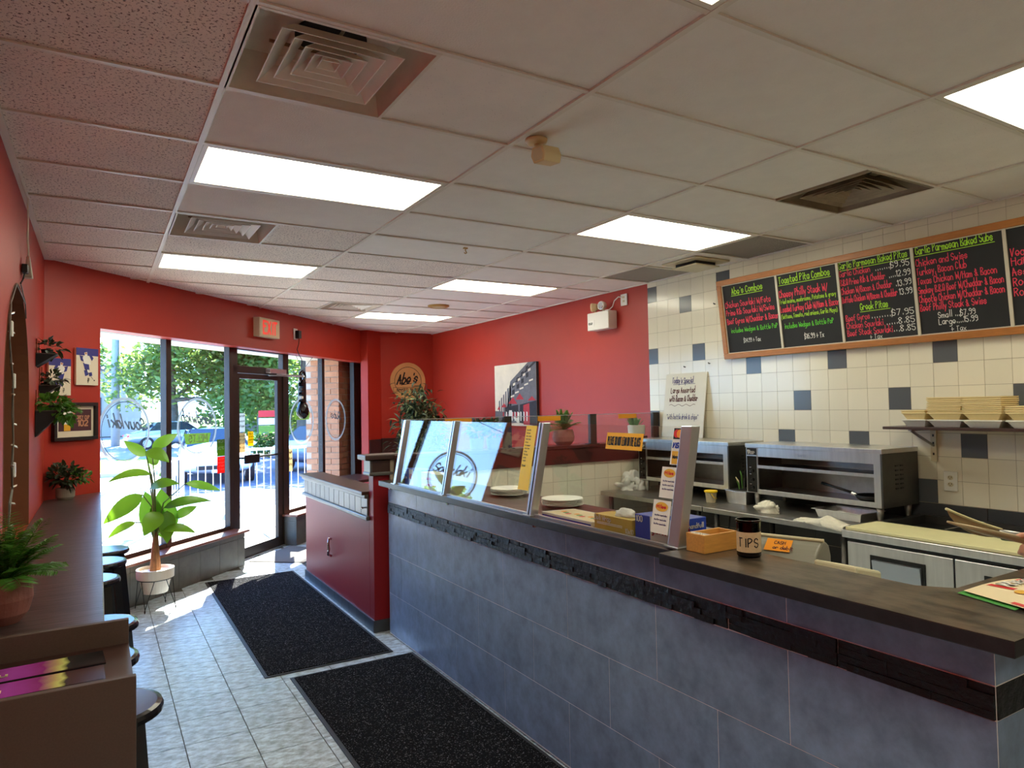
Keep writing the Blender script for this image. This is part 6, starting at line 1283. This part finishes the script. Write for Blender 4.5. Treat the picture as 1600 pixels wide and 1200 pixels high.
# cars
def car(c, rz, paint, label, group=None):
    t = thing('car', label, 'car', c); t.rotation_euler = (0, 0, rz)
    # built along +x: rows of cross-sections (x, half width, z low, z waist, z top, roof half width)
    o0 = Vector(c)
    S = [(-2.2, .72, .42, .62, .66, .60), (-2.12, .84, .30, .72, .84, .70), (-1.5, .90, .22, .80, .95, .70), (-.95, .90, .20, .84, 1.36, .62), (-.3, .90, .20, .85, 1.46, .62), (.45, .90, .20, .85, 1.40, .62), (1.05, .90, .20, .84, .95, .74), (1.7, .88, .22, .74, .82, .72), (2.1, .82, .30, .62, .70, .66), (2.22, .68, .40, .54, .58, .58)]
    q = MB(); vs = []
    for x, w, zl, zw, zt, rw in S: vs += [(-0+x, -w*.92, zl), (x, -w, (zl+zw)/2), (x, -w*.97, zw), (x, -rw, zt), (x, rw, zt), (x, w*.97, zw), (x, w, (zl+zw)/2), (x, w*.92, zl)]
    n = 8; fs = [(i*n+j, i*n+(j+1) % n, (i+1)*n+(j+1) % n, (i+1)*n+j) for i in range(len(S)-1) for j in range(n)] + [tuple(range(n-1, -1, -1)), tuple(range((len(S)-1)*n, len(S)*n))]
    q.add([Vector(v)+o0 for v in vs], fs); b = q.build('body', paint, t, smooth=True); sd = b.modifiers.new('sub', 'SUBSURF'); sd.levels = 1; sd.render_levels = 2
    L = lambda *p: o0+Vector(p)
    for nm, pts in (('windscreen', [(1.08, -.70, .93), (1.08, .70, .93), (.50, .58, 1.36), (.50, -.58, 1.36)]), ('rear_window', [(-1.5, .68, .95), (-1.5, -.68, .95), (-1.0, -.58, 1.33), (-1.0, .58, 1.33)]), ('side_window', [(.95, -.80, .93), (.42, -.665, 1.34), (-.85, -.665, 1.34), (-1.25, -.80, .95)]), ('side_window', [(.95, .80, .93), (-1.25, .80, .95), (-.85, .665, 1.34), (.42, .665, 1.34)])):
        q = MB(); nn = (Vector(pts[1])-Vector(pts[0])).cross(Vector(pts[2])-Vector(pts[0])).normalized(); q.prism([L(*p)+nn*.022 for p in pts], -nn*.04); q.build(nm, 'car_glass', t)
    for x in (-1.36, 1.38):
        for y in (-.80, .80):
            q = MB(); q.tube([L(x, y-.1, .32), L(x, y+.1, .32)], .32, 24); w = q.build('wheel', 'tyre', t); q = MB(); q.tube([L(x, y-.112, .32), L(x, y+.112, .32)], .20, 16); q.build('hub_cap', 'aluminium', w)
    for y in (-.58, .58):
        q = MB(); q.ball(L(2.06, y, .60), (.12, .17, .07), 12, 8); q.build('headlight', 'headlight', t, smooth=True)
        q = MB(); q.ball(L(-2.12, y, .68), (.08, .16, .07), 12, 8); q.build('tail_light', 'red_print', t, smooth=True)
    q = MB(); q.box(L(2.15, -.50, .40), L(2.235, .50, .50)); q.build('grille', 'black', t, bevel=.01); q = MB(); q.box(L(2.2, -.16, .32), L(2.245, .16, .40)); q.build('plate', 'paper_white', t)
    for y in (-.98, .98): q = MB(); q.ball(L(.78, y*.97, .96), (.08, .10, .06), 10, 6); q.build('mirror', paint, t, smooth=True)
    return t
car((2.75, 20.8, -.15), -PI/2-.08, 'car_white', 'white car parked nose-in behind the railing, through the second window'); car((6.15, 20.6, -.15), -PI/2+.42, 'car_silver', 'silver car parked beside the brick pier, through the last window'); car((3.3, 40, -.16), .15, 'car_silver', 'pale car passing on the road, behind the tall plant'); car((11.2, 38.5, -.16), -1.2, 'car_white', 'white car far off on the road behind the silver car')
# trees, hedge
def tree(x, y, tr, th, blobs, n, sz, mat, label, seed, lean=0, cat='tree'):
    t = thing('tree', label, cat, (x, y, -.15)); rr = random.Random(seed)
    q = MB(); q.tube([(x, y, -.2), (x+lean*.3, y, th*.5), (x+lean, y, th)], [tr*1.25, tr, tr*.7], 10); q.build('trunk', 'bark', t, smooth=True)
    for k, (bx, by, bz, r) in enumerate(blobs[:4]):
        q = MB(); q.tube([(x+lean, y, th*.92), ((x+lean+bx)/2, (y+by)/2, (th+bz)/2+.3), (bx, by, bz)], [tr*.5, tr*.3, tr*.12], 6); q.build('branch', 'bark', t, smooth=True)
    tot = sum(r**2 for *_, r in blobs); q = MB()
    for bx, by, bz, r in blobs:
        for _ in range(int(n*r*r/tot)):
            d = Vector((rr.gauss(0, 1), rr.gauss(0, 1), rr.gauss(0, 1))).normalized()*(rr.random()**.4)*r*(1+.25*noise.noise(Vector((bx, by, bz))+Vector((rr.random(), 0, 0)))); p = Vector((bx, by, bz))+d
            a = Vector((rr.gauss(0, 1), rr.gauss(0, 1), rr.gauss(0, .5))).normalized()*sz*rr.uniform(.6, 1.3); b = a.cross(Vector((rr.gauss(0, 1), rr.gauss(0, 1), rr.gauss(0, 1)))).normalized()*a.length*.55
            q.poly([p-a, p-b*.9, p+a, p+b*.9])
    q.build('crown', mat, t, kind='stuff')
def cloud(c, R, n, seed, r0, r1, flat=.75):
    rr = random.Random(seed); return [(c[0]+rr.uniform(-1, 1)*R[0], c[1]+rr.uniform(-1, 1)*R[1], c[2]+rr.uniform(-1, 1)*R[2], rr.uniform(r0, r1)) for _ in range(n)]
tree(7.7, 30.6, .28, 3.4, cloud((8.0, 29.5, 6.6), (4.6, 3.5, 3.0), 22, 2, 1.2, 2.0), 15000, .17, 'tree_leaf_light', 'leafy tree with pale trunk behind the hanging sign', 2)
tree(3.7, 44.0, .30, 2.6, cloud((5.4, 43.5, 4.9), (3.9, 2.4, 3.3), 24, 3, 1.3, 2.1), 15000, .19, 'tree_leaf', 'broad tree filling the second window', 3)
tree(12.8, 46.0, .30, 2.6, cloud((12.2, 45.0, 4.8), (5.2, 2.0, 3.6), 24, 5, 1.4, 2.2), 13000, .2, 'tree_leaf', 'dense tree seen through the door glass', 5)
tree(-4.5, 66.0, .3, 3.0, cloud((-5.0, 66, 5.2), (5, 2, 1.2), 10, 7, 1.2, 1.8), 5000, .25, 'tree_leaf', 'distant tree behind the gray building', 7)
tree(24.0, 60.0, .4, 3.0, cloud((23.0, 60, 5.5), (8, 2, 4.5), 22, 9, 2.0, 3.0), 9000, .3, 'tree_leaf', 'far tree beyond the road behind the brick pier', 9)
tree(-24.0, 60.0, .4, 2.0, cloud((-24.0, 60, 2.6), (9, 2, 1.0), 14, 12, 1.2, 1.7), 6000, .3, 'tree_leaf_light', 'distant tree mirrored in the sneeze guard glass', 12)
for k, (x0, x1, y, h) in enumerate(((5.2, 9.5, 28.6, .95), (10.0, 16.0, 29.3, 1.0))):
    t = thing('hedge', ['low shaded hedge beyond the parking lot, seen through the door', 'low shaded hedge beyond the parking lot behind the silver car'][k], 'hedge', ((x0+x1)/2, y, -.15)); rr = random.Random(60+k); q = MB()
    for _ in range(2600):
        p = Vector((rr.uniform(x0, x1), y+rr.uniform(-.5, .5), -.15+h*rr.random()**.7)); a = Vector((rr.gauss(0, 1), rr.gauss(0, 1), rr.gauss(0, .6))).normalized()*.10; b = a.cross(Vector((rr.gauss(0, 1), rr.gauss(0, 1), 1))).normalized()*.055; q.poly([p-a, p-b, p+a, p+b])
    q.build('foliage', 'bush_leaf', t, kind='stuff')
# far building, utility pole with wires, roadside sign, fence
t = thing('building', 'long plain gray building across the road behind the pole', 'building', (-2, 64, -.1)); q = MB(); q.box((-7, 61.5, -.1), (2.9, 70, 5.0)); q.build('wall', 'building_gray', t); q = MB(); q.box((-7.2, 61.3, 5.0), (3.1, 70.2, 5.3)); q.build('roof', 'roof_dark', t)
for k in range(2):
    q = MB(); x = -5.0+3.7*k; q.box((x, 61.44, 1.2), (x+1.5, 61.5, 2.9)); w = q.build('window', 'frame_bronze', t); q = MB(); q.box((x+.08, 61.42, 1.28), (x+1.42, 61.44, 2.82)); q.build('pane', 'car_glass', w)
t = thing('utility_pole', 'tall pale utility pole carrying wires by the road', 'pole', (.83, 45, -.15)); q = MB(); q.tube([(.83, 45, -.2), (.83, 45, 13)], [.24, .15], 12); q.build('pole', 'pole_gray', t, smooth=True); q = MB(); q.box((-.4, 44.9, 11.2), (2.06, 45.1, 11.4)); q.build('cross_arm', 'bark', t)
for k, (dx, z) in enumerate(((-.3, 11.45), (.83, 9.4), (1.95, 11.45))): q = MB(); q.tube([(dx-70, 52, z+2.0), (dx-35, 48, z-.3), (dx, 45, z), (dx+35, 47, z-.3), (dx+70, 50, z+.6)], .025, 5); q.build('wire', 'black', t)
t = thing('roadside_sign', 'roadside panel sign with red and green boards', 'sign', (6.3, 30.9, -.15))
for x in (5.85, 6.75): q = MB(); q.cbox((x, 30.9, .65), (.07, .07, 1.6)); q.build('post', 'bark', t)
for z, m in ((1.55, 'red_print'), (1.22, 'paper_white'), (.90, 'badge_green'), (.55, 'chalk_red')): q = MB(); q.box((5.86, 30.84, z-.14), (6.74, 30.88, z+.14)); q.build('panel', m, t)
t = thing('wooden_fence', 'weathered wooden fence far across the road', 'fence', (13, 63, -.1))
for k in range(40): q = MB(); q.box((9.0+.25*k, 62.5, -.1), (9.235+.25*k, 62.54, 1.75+RND.uniform(-.03, .03))); q.build('board', 'fence_wood', t)
q = MB(); q.box((9, 62.54, .4), (19, 62.6, .5)); q.box((9, 62.54, 1.3), (19, 62.6, 1.4)); q.build('fence_rail', 'fence_wood', t, kind='stuff')
t = thing('shed', 'small brown shed roof showing above the far fence', 'shed', (12.4, 66, -.1)); q = MB(); q.box((11.3, 64, -.1), (13.6, 66.5, 2.5)); q.build('wall', 'bark', t); q = MB(); q.prism([Vector((11.1, 63.8, 2.5)), Vector((13.8, 63.8, 2.5)), Vector((12.45, 63.8, 3.3))], (0, 2.9, 0)); q.build('roof', 'roof_dark', t)

# ================================================================== WORKER AT THE BAR END, TONGS IN HAND
px, py = 2.80, .40
person = thing('person', 'worker at the bar end in dark clothes, one hand holding tongs', 'person', (px, py, 0))
W_, H_ = Vector((2.690, .985, 1.205)), Vector((2.622, 1.078, 1.212))   # wrist, palm centre
q = MB()
q.tube([(px, py, .92), (px, py, 1.05), (px, py+.01, 1.25), (px, py, 1.40), (px, py, 1.45)], [.14, .135, .15, .13, .07], 16)
q.tube([(px, py, 1.42), (px, py+.01, 1.50), (px, py+.02, 1.55)], [.058, .054, .055], 12)
q.ball((px, py+.03, 1.625), (.076, .095, .112), 20, 14); q.ball((px, py+.085, 1.575), (.05, .045, .05), 12, 8)
q.tube([(px, py+.118, 1.635), (px, py+.143, 1.605), (px, py+.122, 1.598)], [.008, .013, .01], 8)
for s in (-1, 1): q.ball((px+s*.077, py+.02, 1.62), (.012, .022, .03), 8, 6); q.ball((px+s*.03, py+.115, 1.642), .010, 8, 6)
q.tube([(px-.03, py+.123, 1.566), (px+.03, py+.123, 1.566)], .009, 8)
for s in (-1, 1):
    q.tube([(px+s*.09, py, .95), (px+s*.10, py+.01, .52), (px+s*.105, py-.01, .10), (px+s*.105, py, .05)], [.085, .058, .042, .045], 14); q.tube([(px+s*.105, py-.05, .045), (px+s*.11, py+.05, .04), (px+s*.12, py+.16, .032)], [.042, .042, .030], 12)
# right arm hangs, left arm reaches out to the tongs
q.tube([(px+.17, py, 1.39), (px+.22, py-.02, 1.12), (px+.23, py+.06, .88), (px+.23, py+.09, .80)], [.052, .042, .032, .036], 12)
for k in range(4): q.tube([(px+.215+.012*k, py+.085, .80), (px+.212+.013*k, py+.10, .735), (px+.21+.012*k, py+.10, .69-.006*abs(k-1.5))], [.010, .009, .008], 8)
q.tube([(px+.215, py+.11, .83), (px+.20, py+.135, .79), (px+.198, py+.14, .755)], [.011, .010, .009], 8)
sh_, el = Vector((px-.17, py+.01, 1.39)), Vector((px-.19, py+.28, 1.25))
q.tube([sh_, el, el.lerp(W_, .5), W_], [.052, .043, .036, .026], 12); q.ball(sh_, .058, 12, 8); q.ball((px+.17, py, 1.39), .058, 12, 8)
Dh = (H_-W_).normalized(); Sh = Vector((-Dh.y, Dh.x, 0)).normalized(); Uh = Vector((0, 0, 1))
# palm faces the tongs, fingers wrap under, thumb on top
q.tube([W_, W_+Dh*.035, H_, H_+Dh*.025], [.026, .030, .034, .026], 12)
for k in range(4):
    b = H_ + Dh*(.022-.012*k) + Uh*(-.006-.004*k) + Sh*(-.012)
    l = (.9, 1.0, .95, .75)[k]; q.tube([b, b+Sh*.030*l+Dh*.018-Uh*.020, b+Sh*.052*l+Dh*.020-Uh*.010, b+Sh*.056*l+Dh*.016+Uh*.012], [.0105, .0100, .0092, .0080], 10)
q.tube([W_+Dh*.03+Uh*.018, H_+Uh*.030+Dh*.005+Sh*.010, H_+Uh*.034+Dh*.035+Sh*.022, H_+Uh*.026+Dh*.056+Sh*.030], [.014, .012, .0105, .0085], 10)
body = q.build('body', 'skin', person, smooth=True)
rm = body.modifiers.new('skin', 'REMESH'); rm.mode = 'VOXEL'; rm.voxel_size = .005; rm.use_smooth_shade = True; sm = body.modifiers.new('soft', 'SMOOTH'); sm.iterations = 3
q = MB(); q.tube([(px, py, .90), (px, py, 1.05), (px, py+.01, 1.25), (px, py, 1.38), (px, py, 1.455)], [.158, .152, .168, .155, .075], 18); q.tube([sh_+Vector((.03, 0, .01)), sh_.lerp(el, .75)], [.072, .060], 14); q.tube([(px+.14, py, 1.40), (px+.21, py-.015, 1.18)], [.072, .060], 14)
o = q.build('shirt', 'shirt_dark', person, smooth=True); rm = o.modifiers.new('join', 'REMESH'); rm.mode = 'VOXEL'; rm.voxel_size = .01; rm.use_smooth_shade = True
q = MB(); q.tube([(px, py, 1.0), (px, py, .86)], [.150, .165], 18)
for s in (-1, 1): q.tube([(px+s*.085, py, .90), (px+s*.10, py+.01, .52), (px+s*.105, py-.005, .09)], [.105, .078, .07], 14)
o = q.build('trousers', 'trouser', person, smooth=True); rm = o.modifiers.new('join', 'REMESH'); rm.mode = 'VOXEL'; rm.voxel_size = .01; rm.use_smooth_shade = True
for s in (-1, 1): q = MB(); q.tube([(px+s*.105, py-.07, .042), (px+s*.11, py+.06, .042), (px+s*.12, py+.18, .032)], [.048, .05, .038], 12); q.build('shoe', 'black', person, smooth=True)
q = MB(); q.ball((px, py+.012, 1.652), (.086, .102, .100), 18, 12); o = q.build('hair', 'hair_dark', person, smooth=True)
for v in o.data.vertices:
    if v.co.y > .075 and v.co.z < 1.70: v.co.y = .075-.01
for s in (-1, 1): q = MB(); q.ball((px+s*.030, py+.120, 1.643), .0085, 8, 6); q.build('eye', 'black', person, smooth=True)
# tongs
t = thing('serving_tongs', 'long metal serving tongs with green grip held at frame edge', 'tongs', (2.6, 1.1, 1.16))
T1, T2 = Vector((2.335, 1.20, 1.344)), Vector((2.322, 1.19, 1.305)); PB = Vector((2.545, 1.135, 1.264)); HB = Vector((2.72, 1.05, 1.205))
da = (PB-T1); La = da.length; da.normalize(); vw = Vector((2.45, 1.16, -.4)).normalized(); dn = da.cross(vw).normalized(); dn = -dn if dn.z > 0 else dn
edge = [T1 + da*La*i/10 + dn*.004*math.sin(PI*i/10) for i in range(11)]; belly = [T1 + da*La*i/10 + dn*(.046*math.sin(PI*min(1, (i/10)**.8)*.80)) for i in range(10, -1, -1)]
q = MB(); q.prism(edge+belly[:-1], vw*.004); q.build('paddle', 'tong_metal', t, bevel=.001); q = MB(); q.tube(edge, .0045, 6); q.build('rolled_edge', 'cutting_board', t, smooth=True)
q = MB(); q.tube([T2, T2.lerp(HB, .35)+Vector((0, 0, -.006)), T2.lerp(HB, .7)+Vector((0, 0, -.006)), HB], [.004, .011, .012, .010], 8); q.build('lower_arm', 'tong_metal', t, smooth=True)
q = MB(); q.tube([PB+dn*.016-da*.01, PB.lerp(HB, .4)+Vector((0, 0, .0)), HB+Vector((0, 0, .012))], [.016, .010, .009], 8); q.build('upper_arm', 'steel_dull', t, smooth=True)
q = MB(); q.tube([PB+dn*.02+da*.012, PB.lerp(HB, .45)-Vector((0, 0, .004)), HB], [.013, .017, .014], 10); q.build('grip', 'green_grip', t, smooth=True)
